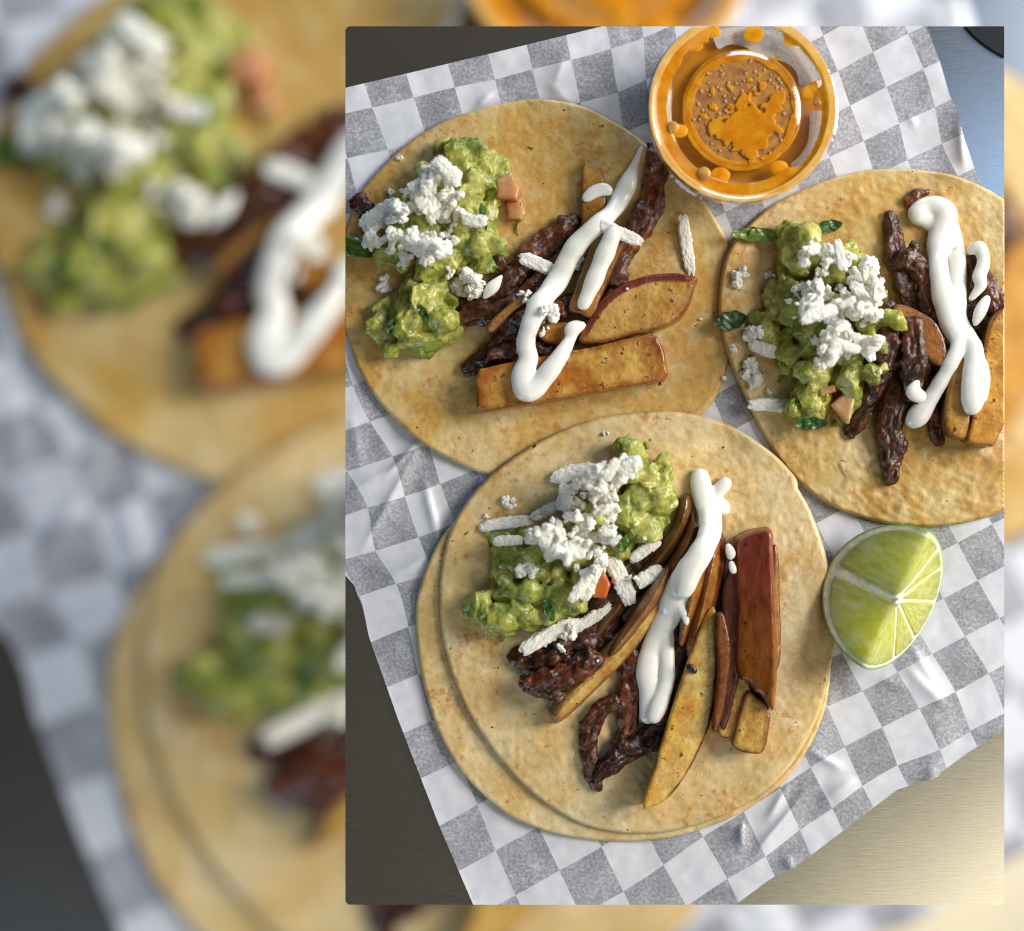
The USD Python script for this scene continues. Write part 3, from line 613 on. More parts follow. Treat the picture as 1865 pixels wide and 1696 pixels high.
potato([(866,692),(874,672),(960,655),(1090,631),(1180,610),(1196,613),(1210,640),(1217,682),(1208,694),(1100,712),(960,738),(884,750),(868,744)], 'browned rectangular potato block under the crema loop, front of left taco', 'blurred browned potato block under the backdrop crema loop',
       thick=.013, flesh=(.66, .40, .10), edge=(.34, .115, .018), seed=8, edge_w=.0026, spline=False, round_=.0016, hi=(.42, .155, .022), tilt=(0, .12), ends=(.24, .060, .010), end_w=.010)

# right taco
beef([(1618,390,10),(1630,430,18),(1636,480,20),(1650,530,20),(1680,560,16)], 'dark shredded beef strip against the right edge of the right cheese', None, seed=11, tint=(.06, .026, .018))
beef([(1655,372,8),(1662,356,10),(1692,347,6)], 'small curled brown scrap above the right crema', None, seed=12, tint=(.13, .055, .02), strands=2)
beef([(1640,470,18),(1680,500,22),(1700,560,22),(1690,620,20)], 'dark beef under the upper right crema strand', None, seed=13, lumps=6)
beef([(1650,640,22),(1640,700,26),(1625,760,28),(1625,820,24),(1622,878,13)], 'long dark beef strip pointing down over the tortilla crack', None, seed=14, strands=3, tint=(.065, .026, .014))
beef([(1630,640,22),(1600,690,22),(1575,740,20),(1548,790,11)], 'dark beef strip beside the tomato in the right guacamole', None, seed=15, tint=(.055, .022, .016))
beef([(1680,640,18),(1690,700,20),(1700,760,14),(1708,808,8)], 'slim beef strip ending in a dark point left of the orange potato strips', None, seed=16, tint=(.075, .028, .015))
beef([(1770,470,14),(1790,510,22),(1815,560,22),(1840,600,16)], 'reddish brown shredded beef at the cut right edge', 'blurred dark beef at the right margin', seed=17, tint=(.11, .045, .022), lumps=8)
beef([(1600,575,18),(1640,600,20),(1690,620,22),(1720,660,18)], 'dark beef across the middle of the right taco', None, seed=18, tint=(.06, .026, .018))
beef([(1655,590,22),(1660,640,24),(1655,700,22),(1668,730,14)], 'broad dark beef between right guacamole and the crema legs', None, seed=19, tint=(.055, .022, .012), strands=4)
beef([(1615,560,14),(1612,620,20),(1606,670,16)], 'dark beef tucked under the right cheese edge', None, seed=20, tint=(.05, .02, .012))
beef([(1745,560,14),(1780,580,18),(1800,620,18),(1790,660,14)], 'dark beef between the crema and the orange strip', None, seed=24, tint=(.06, .024, .013))
potato([(1628,556),(1660,560),(1705,590),(1724,640),(1715,668),(1690,655),(1655,615),(1625,590)], 'orange glazed potato slice between cheese and right crema', None, thick=.008, flesh=(.34, .13, .022), edge=DCRUST, seed=21)
potato([(1738,632),(1752,622),(1764,640),(1766,720),(1764,790),(1745,800),(1722,784),(1720,740)], 'golden potato strip between the two right crema legs', None, thick=.012, flesh=(.50, .27, .045), edge=(.24, .09, .018), seed=22)
potato([(1795,610),(1815,570),(1850,560),(1858,640),(1846,720),(1812,806),(1798,812),(1766,808),(1760,795),(1778,720)], 'orange potato strip cut off by the right edge', 'blurred orange potato strip at the right margin', thick=.013, flesh=(.62, .32, .05), edge=(.34, .12, .02), seed=23)

# front taco
beef([(935,1195,14),(975,1200,30),(1030,1190,34),(1080,1160,30),(1120,1130,24)], 'wide dark beef piece under the front guacamole', 'blurred wide beef piece under the lower backdrop guacamole', seed=31, strands=4, lumps=10, tint=(.07, .028, .018))
beef([(955,1240,14),(1000,1238,26),(1050,1220,24),(1085,1190,18)], 'ragged beef end resting on bare tortilla left of the long potato strip', 'blurred ragged beef end of the lower backdrop taco', seed=32, strands=3, lumps=8, tint=(.075, .03, .017))
beef([(1150,1190,20),(1152,1250,22),(1146,1300,20),(1128,1348,12)], 'ridged beef strip left of the front crema tail', None, seed=33, tint=(.085, .033, .018))
beef([(1120,1270,12),(1085,1305,15),(1072,1345,15),(1078,1395,16),(1090,1436,7)], 'curled beef strip forming the left side of a loop', 'blurred curled beef at the bottom margin', seed=34, strands=2, tint=(.075, .03, .018))
beef([(1215,1310,16),(1170,1350,20),(1120,1380,18),(1090,1412,14)], 'knobbly beef strip closing the loop below the crema tail', 'blurred knobbly beef at the bottom margin', seed=35, strands=3, tint=(.05, .022, .017), lumps=8)
beef([(1060,1110,18),(1110,1080,22),(1160,1030,20),(1200,990,14)], 'dark beef hidden between cheese shreds and potato strips', None, seed=36, tint=(.045, .02, .014))
beef([(1230,1130,18),(1235,1200,20),(1222,1260,18),(1205,1310,12)], 'shadowed beef between the crema tail and the big crescent wedge', None, seed=37, tint=(.05, .02, .014))
potato([(1240,906),(1258,904),(1260,940),(1235,1000),(1180,1070),(1110,1150),(1085,1180),(1066,1170),(1110,1100),(1170,1030),(1222,960)], 'dark fried potato strip running down from the front guacamole', None, thick=.008, flesh=(.17, .070, .018), edge=(.09, .03, .012), seed=41, prof='ridge', mat='potato_skin')
potato([(1262,930),(1272,985),(1232,1052),(1180,1110),(1160,1105),(1205,1040),(1246,970)], 'brown potato strip under the left edge of the front crema', None, thick=.010, flesh=(.22, .095, .02), edge=(.11, .04, .012), seed=42, prof='ridge')
potato([(997,1302),(1004,1288),(1040,1240),(1110,1165),(1190,1085),(1212,1092),(1205,1115),(1150,1195),(1075,1270),(1030,1312),(1010,1322)], 'long golden potato strip pointing left below the front guacamole', 'blurred long golden potato strip of the lower backdrop taco', thick=.010, prof='dome', flesh=(.54, .345, .095), edge=(.22, .08, .018), seed=43, edge_w=.0016, ends=(.24, .07, .012), end_w=.007)
potato([(1315,1080),(1338,1030),(1350,1100),(1352,1200),(1330,1300),(1316,1330),(1305,1280),(1318,1180)], 'dark reddish potato side strip left of the red wedge', None, thick=.009, flesh=(.085, .022, .012), edge=(.05, .014, .01), seed=44, mat='potato_skin')
potato([(1318,1248),(1345,1225),(1368,1258),(1350,1335),(1330,1345),(1306,1330)], 'short pale potato end left of the orange potato tip', None, thick=.008, flesh=(.50, .32, .09), edge=(.22, .09, .025), seed=45)
potato([(1358,1262),(1380,1270),(1402,1298),(1392,1362),(1372,1372),(1334,1360),(1338,1330)], 'golden blunt potato tip sticking out below the red wedge', None, thick=.010, flesh=(.62, .40, .10), edge=(.20, .06, .012), seed=46, edge_w=.0024)
potato([(1300,958),(1322,985),(1320,1050),(1300,1130),(1268,1195),(1254,1212),(1247,1170),(1256,1090),(1276,1010)], 'brown potato wedge with red skin right of the front crema', None, thick=.011, prof='ridge', flesh=(.36, .155, .035), edge=(.12, .032, .014), seed=47, skin=(.14, .035, .016), skin_side=(1, 0))
potato([(1171,1470),(1180,1430),(1202,1360),(1228,1275),(1255,1195),(1280,1130),(1300,1105),(1308,1150),(1307,1230),(1297,1305),(1272,1370),(1240,1425),(1212,1456),(1186,1468)], 'large pale crescent potato wedge at the front of the lower taco', 'blurred crescent potato at the bottom margin',
       thick=.012, round_=.0016, flesh=(.60, .43, .135), edge=(.36, .17, .035), seed=48, edge_w=.0022, skin=(.13, .04, .016), skin_side=(1, -.3), skin_w=.0012, tilt=(-.12, 0), hi=(.60, .34, .05), ends=(.40, .20, .04), end_w=.005)
potato([(1336,995),(1350,974),(1382,963),(1407,966),(1410,1010),(1413,1100),(1417,1190),(1414,1272),(1410,1294),(1398,1290),(1384,1268),(1372,1262),(1362,1246),(1344,1240),(1335,1205),(1338,1100)], 'thick red skinned potato wedge, skin up, right side of front taco', None,
       thick=.013, prof='dome', skin=(.20, .036, .020), flesh=(.24, .05, .02), seed=49, mat='potato_skin', round_=.0012, noise_amp=.0003, w=.0022, tilt=(.42, 0), grad=(.25, .080, .010))
potato([(1408,1000),(1417,1010),(1421,1100),(1422,1190),(1412,1215),(1404,1120)], 'thin yellow flesh strip along the right side of the red wedge', None, thick=.006, flesh=(.50, .30, .06), edge=(.16, .05, .012), seed=51)
potato([(1262,1000),(1276,960),(1288,985),(1284,1060),(1262,1130),(1244,1180),(1236,1160),(1248,1080)], 'narrow golden brown wedge just right of the front crema', None, thick=.012, prof='ridge', flesh=(.42, .20, .04), edge=(.14, .045, .012), seed=52)
potato([(1205,1040),(1222,1040),(1205,1090),(1160,1150),(1120,1195),(1108,1188),(1150,1120)], 'slender browned potato strip beside the long golden one', None, thick=.010, prof='ridge', flesh=(.30, .13, .028), edge=(.12, .04, .012), seed=53)
potato([(1304,1130),(1318,1120),(1330,1180),(1322,1270),(1306,1330),(1296,1320),(1306,1230)], 'thin reddish brown potato edge right of the crescent wedge', None, thick=.008, flesh=(.24, .075, .018), edge=(.10, .03, .012), seed=54)
cb = potato([(1250,1212),(1262,1210),(1270,1220),(1266,1228),(1254,1222)], 'tiny black burnt flake on the big crescent wedge', None, thick=.002, flesh=(.02, .014, .01), edge=(.02, .014, .01), seed=50, name='burnt_flake', cat='flake', z0=HM.top(*P(1260, 1218, .015)[:2], .001) - .0003)

# ------------------------------------------------------------------ guacamole
GREEN = np.array([(.36, .37, .055), (.47, .46, .085), (.27, .31, .04), (.55, .52, .13), (.17, .235, .03), (.41, .41, .07), (.50, .47, .10)])
def guacamole(masks, label, back, seed, n, height=.011, extra=()):
    rng = np.random.default_rng(seed)
    allp = np.vstack([poly(closed_spline(m, 160), .006) for m in masks])
    lo, hi = np.r_[allp.min(0) - .003, 0.0], np.r_[allp.max(0) + .003, .034]
    F = Field(lo, hi, .0005, .00055); cents, cols, tot = [], [], 0
    soft = HM.soft(.003, 'mean')
    for m, nn_ in zip(masks, n):
        q = poly(closed_spline(m, 48), .006); got = 0
        while got < nn_:
            p = rng.uniform(q.min(0), q.max(0)); dd = float(poly_sdf(np.array([[p[0]]]), np.array([[p[1]]]), q)[0, 0])
            r = rng.uniform(.0018, .0046)
            if dd > -r * .8: 
                if dd > -.0009 or rng.random() > .5: continue
                r = min(r, max(.0012, -dd * 1.1))
            i, j = HM.ij(p[0], p[1]); g = soft[i, j]
            up = height * min(1, (-dd / .008)) ** .7 * rng.uniform(.45, 1.05)
            z = g + max(r * .45, up * .9)
            c = np.array([p[0], p[1], z]); R = trimesh.transformations.random_rotation_matrix(rng.random(3))[:3, :3]
            F.ellipsoid(c, r * rng.uniform(.5, 1.5, 3), R)
            z2 = z - r
            while z2 > g + .001:                                # body below the lump
                F.ellipsoid((p[0], p[1], z2), (r*1.05, r*1.05, r)); z2 -= r
            cents.append(c); cols.append(GREEN[rng.integers(len(GREEN))]); got += 1
    for e in extra:                                              # smeared streaks: (points with px, py, r, rise)
        a = path_resample(np.array(e, float), 6); xy = poly(a[:, :2], .008)
        i, j = HM.ij(xy[:, 0], xy[:, 1]); z = HM.g[i, j] + a[:, 3] * S
        for k in range(len(a) - 1): F.capsule((*xy[k], z[k]), (*xy[k+1], z[k+1]), a[k, 2]*S, a[k+1, 2]*S)
        cents.append(np.array([*xy.mean(0), z.mean()])); cols.append(GREEN[rng.integers(len(GREEN))])
    D = F.sdf(); F.noisy(D, .0013, 260, 3, seed)
    v, f = F.mesh(D)
    w0 = np.stack([fbm(v * 170 + 11 * k, 3, seed + k) - .5 for k in range(3)], 1); v = v + w0 * (.0044, .0044, .0034)
    w0 = np.stack([fbm(v * 520 + 11 * k, 2, seed + k) - .5 for k in range(3)], 1); v = v + w0 * .0007
    dist, ii = cKDTree(np.array(cents)).query(v, k=3); w = 1 / (dist + .0006)**3; w /= w.sum(1)[:, None]
    tn = (.84, .85, .95) * (np.array(cols)[ii] * w[:, :, None]).sum(1) * (.8 + .4 * fbm(v * 180, 3, seed)[:, None])
    return place('guacamole', v, f, 'guacamole', label, 'guacamole', back, tint=tn)

def tomato(pts, label, back=None, tint=(.50, .12, .035), thick=.008, seed=0, z=None):
    c = np.mean(pts, 0); z0 = (HM.at(*P(*c, .01)[:2]) if z is None else z)
    return potato(pts, label, back, thick=thick, round_=.0014, flesh=tint, edge=(tint[0]*1.1, tint[1]*.7, tint[2]*.6), seed=seed, mat='tomato', name='tomato_cube', cat='tomato', z0=float(z0) - .004, spline=False, tilt=(.1, -.15), hi=(.55, .30, .13))

def leaf(px, py, ln, wd, ang, label, back=None, seed=0, bend=-.5, tint=(.05, .13, .025), lift=.0012):
    n, m = 22, 9; u = np.linspace(-.5, .5, n); w = np.linspace(-1, 1, m); U, W = np.meshgrid(u, w, indexing='ij')
    half = wd/2 * (np.clip(1 - (2*np.abs(U))**2.2, 0, 1))**.7 * (1 + .10*np.sin(U*17 + seed))
    x, y = U * ln, W * half; a = math.radians(ang)
    gx_, gy_ = px + x*math.cos(a) - y*math.sin(a), py + x*math.sin(a) + y*math.cos(a)
    z0 = HM.top(*P(px, py, .008)[:2], .002)
    tint = tuple(.62 * t for t in tint)
    zz = z0 + lift + bend * ln*S * (.25 - U**2)*.6 + .10*wd*S*np.abs(W) + .0022*(fbm(np.stack([x/9, y/9, x*0+seed], -1), 2, seed) - .5)
    v = np.stack([(gx_-CX)*S*(H-zz)/H, -(gy_-CY)*S*(H-zz)/H, zz], -1).reshape(-1, 3)
    vb = v - (0, 0, .0005); A, B = np.meshgrid(np.arange(n-1), np.arange(m-1), indexing='ij'); A, B = A.ravel(), B.ravel()
    I = lambda a_, b_: a_*m + b_
    f = np.vstack([np.stack([I(A,B), I(A+1,B), I(A+1,B+1)], 1), np.stack([I(A,B), I(A+1,B+1), I(A,B+1)], 1)])[:, ::-1]
    nrm = np.cross(v[f[:,1]]-v[f[:,0]], v[f[:,2]]-v[f[:,0]])[:, 2].sum()
    if nrm < 0: f = f[:, ::-1]
    bd = [I(k, 0) for k in range(n)] + [I(n-1, k) for k in range(1, m)] + [I(k, m-1) for k in range(n-2, -1, -1)] + [I(0, k) for k in range(m-2, 0, -1)]
    bd = np.array(bd); nb = np.roll(bd, -1); o = n*m
    side = np.vstack([np.stack([bd, bd+o, nb+o], 1), np.stack([bd, nb+o, nb], 1)])
    vv = np.vstack([v, vb]); ff = np.vstack([f, f[:, ::-1]+o, side])
    k = np.exp(-(W.ravel()/.15)**2)[:, None] * .6
    tn = np.array(tint) * (1 + k * np.array([1.5, .9, 1.5])) ; tn = np.vstack([tn, tn])
    return place('herb_leaf', vv, ff, 'leaf', label, 'leaf', back, tint=tn, hm=False)

leaf(640,448,95,34,18, 'dark green leaf at the left edge under the left cheese', 'blurred green leaf at the far left edge', seed=1, tint=(.11,.22,.025), lift=.003)
leaf(905,990,90,26,60, 'bright green herb stalk at the left end of the front guacamole', 'blurred green stalk in the lower backdrop taco', seed=2, tint=(.20,.36,.03))
leaf(1378,427,95,26,2, 'long green leaf sticking out left of the right guacamole', None, seed=3, tint=(.14,.24,.03), lift=.004)
guacamole([[(765,300),(800,262),(850,252),(895,262),(916,295),(914,360),(905,400),(925,440),(920,480),(895,505),(840,505),(790,520),(740,500),(690,470),(700,420),(740,360)],
           [(735,505),(790,505),(830,540),(843,590),(818,628),(780,655),(735,652),(700,640),(672,612),(672,585),(700,565)], [(655,440),(700,430),(715,470),(690,480),(660,465)]],
          'chunky guacamole of the upper left taco, with a lobe running down its left side', 'blurred oversized guacamole in the upper left', 61, (95, 52, 8),
          extra=[[(915,300,11,4),(905,350,12,14),(885,410,10,22)],[(850,262,11,6),(855,310,13,14),(862,350,11,18)],[(748,505,7,24),(752,545,5,26),(745,590,5,20)],[(955,370,10,8),(965,395,12,6),(950,415,9,5)],[(690,560,12,8),(715,570,13,10),(730,600,12,10)]])
guacamole([[(1352,430),(1400,415),(1450,406),(1500,402),(1530,425),(1565,458),(1592,480),(1618,520),(1622,570),(1612,630),(1608,680),(1575,725),(1550,755),(1500,780),(1450,775),(1412,765),(1395,730),(1420,690),(1405,640),(1372,592),(1390,550),(1415,500),(1408,455)],
           ], 'guacamole of the right taco with tomato at its lower end', None, 62, (150,), extra=[[(1600,580,10,10),(1625,590,12,14),(1636,602,7,10)],[(1390,580,10,8),(1370,585,8,6)]])
guacamole([[(1118,812),(1150,793),(1190,812),(1222,845),(1222,900),(1228,940),(1212,968),(1180,985),(1155,1000),(1132,1036),(1108,1000),(1112,940),(1118,880)],
           [(905,985),(950,962),(1000,960),(1060,1000),(1100,1055),(1080,1095),(1030,1128),(985,1140),(940,1168),(905,1160),(855,1122),(850,1088),(890,1065),(895,1030)], [(985,985),(1040,930),(1090,880),(1125,890),(1125,1000),(1085,1060),(1030,1040)]],
          'guacamole of the front taco, two lobes split by the cheese', 'blurred oversized guacamole beside the sharp picture, lower left', 63, (60, 88, 40), extra=[[(960,1010,10,30),(955,1050,11,26),(945,1090,10,18)],[(1060,1100,10,20),(1020,1120,12,16),(985,1128,10,12)]])
tomato([(903,328),(930,312),(948,345),(942,366),(905,362)], 'pale orange tomato cube on the right side of the left guacamole, upper of two', 'blurred tomato cube in the upper left backdrop', seed=1, tint=(.50, .22, .11))
tomato([(920,366),(948,362),(958,388),(950,402),(926,398)], 'brownish tomato cube on the right side of the left guacamole, lower of two', 'blurred lower tomato cube in the upper left backdrop', seed=2, tint=(.45, .17, .08))
tomato([(1512,738),(1545,708),(1560,716),(1552,750),(1545,772)], 'reddish tomato wedge at the lower end of the right guacamole', None, seed=3, tint=(.55, .15, .06), thick=.007)
tomato([(1490,708),(1520,700),(1524,714),(1496,722)], 'tiny tomato bit in the lower right guacamole', None, seed=4, tint=(.45, .12, .05), thick=.005)
tomato([(1082,1052),(1100,1040),(1112,1065),(1104,1090),(1078,1088)], 'orange red tomato cube below the front cheese shreds', None, seed=5, tint=(.50, .13, .03))
leaf(1330,584,62,34,-14, 'small dark green leaf on the left rim of the right tortilla', None, seed=4, tint=(.05,.12,.035))
leaf(1510,412,50,22,-10, 'dark leaf on the top edge of the right guacamole', None, seed=5, tint=(.06,.16,.03))
leaf(1478,772,60,22,-4, 'dark leaf under the bottom of the right guacamole', None, seed=6, tint=(.05,.14,.03))
leaf(1000,1112,45,18,70, 'dark green leaf set in the front guacamole', 'blurred dark leaf in the lower backdrop guacamole', seed=7, tint=(.05,.15,.02))
leaf(1138,990,37,16,110, 'green leaf between cheese and the upper front guacamole lobe', None, seed=8, tint=(.08,.22,.02))
leaf(770,570,37,16,60, 'dark green leaf piece in the lower lobe of the left guacamole', 'blurred leaf piece in the upper left backdrop guacamole', seed=9, tint=(.05,.14,.025))
leaf(712,595,33,14,-70, 'dark green herb bit at the left of the lower guacamole lobe', 'blurred herb bit in the upper left backdrop', seed=10, tint=(.05,.14,.03))
leaf(880,395,52,14,80, 'green herb strand down the left guacamole beside the tomato', 'blurred herb strand beside the backdrop tomato', seed=11, tint=(.07,.19,.03))

# ------------------------------------------------------------------ crema
CREMA = (.80, .785, .71)
def crema(strands, label, back=None, h=.00048, rise=.50, blend=.0005):
    segs = []
    for s in strands:
        a = path_resample(np.array(s, float), 5.0); r = a[:, 2] * S * .82 * (1 + .35 * (fbm(np.stack([np.arange(len(a)) * .22, a[:, 0]*0 + len(label), a[:, 0]*0], 1), 2, 5) - .5))
        soft = HM.soft(.0022, 'max'); z = np.full(len(a), .012)
        for _ in range(2):
            f = (H - z) / H; x, y = (a[:, 0]-CX)*S*f, -(a[:, 1]-CY)*S*f
            i, j = HM.ij(x, y); z = ndimage.gaussian_filter1d(soft[i, j], 5, mode='nearest') + r * rise
        segs.append((np.stack([x, y, z], 1), r))
    lo = np.min([c.min(0) - r.max() for c, r in segs], 0); hi = np.max([c.max(0) + r.max() for c, r in segs], 0)
    F = Field(lo, hi, h, blend)
    for c, r in segs:
        for k in range(len(c) - 1): F.capsule(c[k], c[k+1], r[k], r[k+1], .62)
    D = F.sdf(); F.noisy(D, .00035, 110, 2, 3)
    v, f = F.mesh(D); v, f = smooth_mesh(v, f, 6)
    return place('crema', v, f, 'crema', label, 'cream', back, tint=np.tile(CREMA, (len(v), 1)))

# ------------------------------------------------------------------ cheese
def crumb(c, r, rng, shred=None, flat=.8):
    """One crumb: a lumpy broken curd; shred = (direction angle, length factor) gives a grated strip with ragged sides."""
    m = trimesh.creation.icosphere(4 if shred is not None and r > .0016 else 4 if r > .0036 else 3 if r > .0013 else 2); dirs = np.array(m.vertices); sd = int(rng.integers(1000))
    if shred is None:
        n = rng.integers(16, 30); cs = rng.normal(0, 1, (n, 3)); cs = cs / np.linalg.norm(cs, axis=1)[:, None] * rng.uniform(.35, .75, (n, 1)); rs = rng.uniform(.16, .42, n)
        b = dirs @ cs.T; disc = rs**2 - (cs**2).sum(1) + b**2
        rad = np.maximum(np.where(disc > 0, b + np.sqrt(np.maximum(disc, 0)), 0).max(1), .40)
        pl = rng.normal(0, 1, (7, 3)); pl /= np.linalg.norm(pl, axis=1)[:, None]; dp = dirs @ pl.T      # broken flat faces
        rad = np.minimum(rad, np.where(dp > .05, rng.uniform(.55, .95, 7) / np.maximum(dp, .05), 9).min(1))
        rad = rad * (1 + .55 * (fbm(dirs * 6 + sd, 3, sd) - .5))
        v = dirs * rad[:, None] * rng.uniform(.8, 1.3, 3) * (1, 1, flat); ang = rng.uniform(0, 6.28)
    else:
        ang, k = shred; v = dirs / ((np.abs(dirs)**4).sum(1)**.25)[:, None]
        e = 1 + .8 * (fbm(np.stack([v[:, 0]*2.6*k + sd, v[:, 1]*1.8, v[:, 2]*1.8], 1), 3, sd) - .5) + .35 * (noise(np.stack([v[:, 0]*6*k + sd, v[:, 1]*4, v[:, 2]*4], 1), sd + 3) - .5)
        bend = rng.uniform(-.25, .25)
        v = np.stack([v[:, 0] * k * (1 + .30 * (noise(v * (1, 3, 3) + sd, sd) - .5)), v[:, 1] * e + bend * (v[:, 0]**2 - .4), v[:, 2] * .42 * e + .18 * (noise(v * (3, 1, 1) + sd, sd + 1) - .5)], 1)
    ca, sa = math.cos(ang), math.sin(ang); R = np.array([[ca, -sa, 0], [sa, ca, 0], [0, 0, 1]])
    t = rng.uniform(-.35, .35, 2) * (.35 if shred is not None else 1.6); ct, st = math.cos(t[0]), math.sin(t[0]); R = R @ np.array([[ct, 0, st], [0, 1, 0], [-st, 0, ct]])
    return (v * r) @ R.T + c, np.array(m.faces)

def cheese_tint(v, rng):
    return np.tile(np.array((.86, .835, .735)) * rng.uniform(.96, 1.02), (len(v), 1))

def drop(px, py, r, sink=.25):
    z = .014
    for _ in range(2):
        p = P(px, py, z); z = HM.top(p[0], p[1], r * .55) + r * (.75 - sink)
    return P(px, py, z)

def cheese_heap(mask, n, label, back, seed, shreds=(), rmax=.0046):
    rng = np.random.default_rng(seed); q = closed_spline(mask, 48); items = []
    while len(items) < n:
        p = rng.uniform(q.min(0), q.max(0)); dd = float(poly_sdf(np.array([[p[0]]]), np.array([[p[1]]]), q)[0, 0])
        if dd > -3: continue
        r = float(np.clip(rng.lognormal(math.log(.0023), .42), .0011, rmax))
        if -dd * S < r * .5: r = max(.0009, -dd * S * 1.3)
        sh = (rng.uniform(-.5, 2.2), rng.uniform(1.7, 2.6)) if rng.random() < .16 else None
        items.append((p[0], p[1], r if sh is None else r * .60, sh))
    items.sort(key=lambda t: -t[2])
    for s in shreds: items.append((s[0], s[1], s[4] * S / 2, (math.radians(-s[2]), s[3] / s[4])))
    cx, cy = q.mean(0); b = P(cx, cy, 0); b[2] = HM.at(b[0], b[1])
    t = thing('cheese_heap', label, 'cheese', b); made = []
    for px_, py_, r, sh in items:
        c = drop(px_, py_, r, .35 if sh is None else .15); v, f = crumb(c, r, rng, sh)
        HM.add(v); made.append((v, f))
        obj('shred' if sh is not None else 'crumb', v, f, 'cheese', t, tint=cheese_tint(v, rng))
    if back: THINGS.append(dict(kind='xform', x=t, v=np.vstack(t._pts), base=t._base, label=back, cat='cheese', name='cheese_heap'))
    return t

_rng = np.random.default_rng(99)
def cheese_shred(px, py, ang, ln, wd, label, back=None, group=None):
    c = drop(px, py, wd * S * .42, .1); v, f = crumb(c, wd * S * .42, _rng, (math.radians(-ang), ln / wd / .84))
    return place('cheese_shred', v, f, 'cheese', label, 'cheese', back, tint=cheese_tint(v, _rng), hm=True, group=group)
def cheese_crumb(px, py, d_, label, back=None, n=3, group=None):
    """A loose crumb: a few lumps stuck together, one mesh."""
    vs, fs, o = [], [], 0
    for k in range(n):
        a = _rng.uniform(0, 6.28); rr = d_ * S / 2 * (_rng.uniform(.45, .75) if n > 1 else .9)
        off = d_ * .28 if n > 1 else 0
        c = drop(px + off*math.cos(a), py + off*math.sin(a), rr, .3); v, f = crumb(c, rr, _rng); vs.append(v); fs.append(f + o); o += len(v)
    v, f = np.vstack(vs), np.vstack(fs)
    return place('cheese_crumb', v, f, 'cheese', label, 'cheese', back, tint=cheese_tint(v, _rng), hm=True, group=group)

# shreds that lie under the crema come first
cheese_shred(978,480,22,64,26, 'flat cheese shred left of the crema zigzag, on dark beef', 'blurred cheese shred on the backdrop beef')
cheese_shred(1130,425,25,80,24, 'cheese shred crossing the upper end of the short crema stroke', None)
cheese_crumb(1045,470,46, 'cheese crumb half under the middle of the left crema', None, 4)
cheese_crumb(955,540,30, 'cheese crumb stuck left of the crema bend above the loop', None, 3)

crema([[(1168,268,3),(1160,290,5),(1152,310,8),(1146,328,16),(1134,355,17),(1115,385,14),(1090,408,17),(1058,438,17),(1036,468,18),(1016,510,19),(985,552,20),(965,592,18),(957,628,17),(963,652,17),(950,688,20),(957,711,20),(976,706,18),(1002,674,16),(1026,640,14),(1040,615,10),(1042,600,14),(1062,592,5)]],
      'white crema zigzag with a loop over the potato block, left taco', 'blurred thick white crema zigzag left of the sharp picture')
crema([[(1117,424,13),(1102,462,17),(1082,510,16),(1062,555,11)]], 'short straight crema stroke along the brown potato strip', None)
crema([[(1067,361,7),(1080,350,11),(1098,344,11),(1108,348,9)]], 'small curved crema dab on the pointed potato slice', None)
crema([[(880,544,2),(896,525,10),(914,502,2)]], 'leaf shaped crema dab between left guacamole and beef', 'blurred leaf shaped crema dab in the upper left')
crema([[(1692,398,14),(1672,392,20),(1680,378,18),(1705,376,18),(1722,392,22),(1712,430,22),(1708,470,18),(1716,530,20),(1732,590,20),(1746,625,14),(1728,668,13),(1706,706,13),(1688,735,15),(1672,758,20),(1662,768,13)],
       [(1738,410,8),(1740,460,17),(1742,520,17),(1744,580,17),(1762,612,16),(1775,645,17),(1771,690,17),(1772,730,20),(1770,742,14)], [(1790,662,8),(1792,690,12),(1788,722,12)], [(1676,722,13),(1662,714,14),(1672,694,4)], [(1675,395,10),(1700,410,14),(1735,400,8)]],
      'large white crema with two trailing legs, right taco', None)
crema([[(1768,458,7),(1784,450,11),(1792,478,11),(1783,505,13),(1788,518,10),(1768,545,3)]], 'wavy crema dab right of the big right crema', None)
crema([[(1798,543,5),(1786,566,10),(1775,592,2)]], 'narrow crema dab below the wavy one at the right', None)
crema([[(1275,868,20),(1279,900,18),(1288,940,17),(1288,975,18),(1274,1010,19),(1250,1045,22),(1232,1085,26),(1222,1115,24),(1200,1150,20),(1184,1190,20),(1178,1225,20),(1184,1265,20),(1180,1305,15)],
       [(1300,925,14),(1300,970,14),(1285,1005,14),(1262,1040,15),(1245,1075,16)], [(1212,1150,14),(1214,1190,12),(1215,1235,15),(1206,1270,15),(1192,1305,13)],
       [(1296,906,11),(1310,892,12),(1321,880,13)], [(1300,912,11),(1315,922,13),(1318,928,13)], [(1234,1100,9),(1246,1118,6),(1251,1137,3)]],
      'thick white crema running down the middle of the front taco', None)
crema([[(1326,994,6),(1331,1008,8),(1330,1016,4)]], 'upper of two white crema drops beside the red wedge', None)
crema([[(1332,1026,5),(1336,1040,7)]], 'lower of two white crema drops beside the red wedge', None)

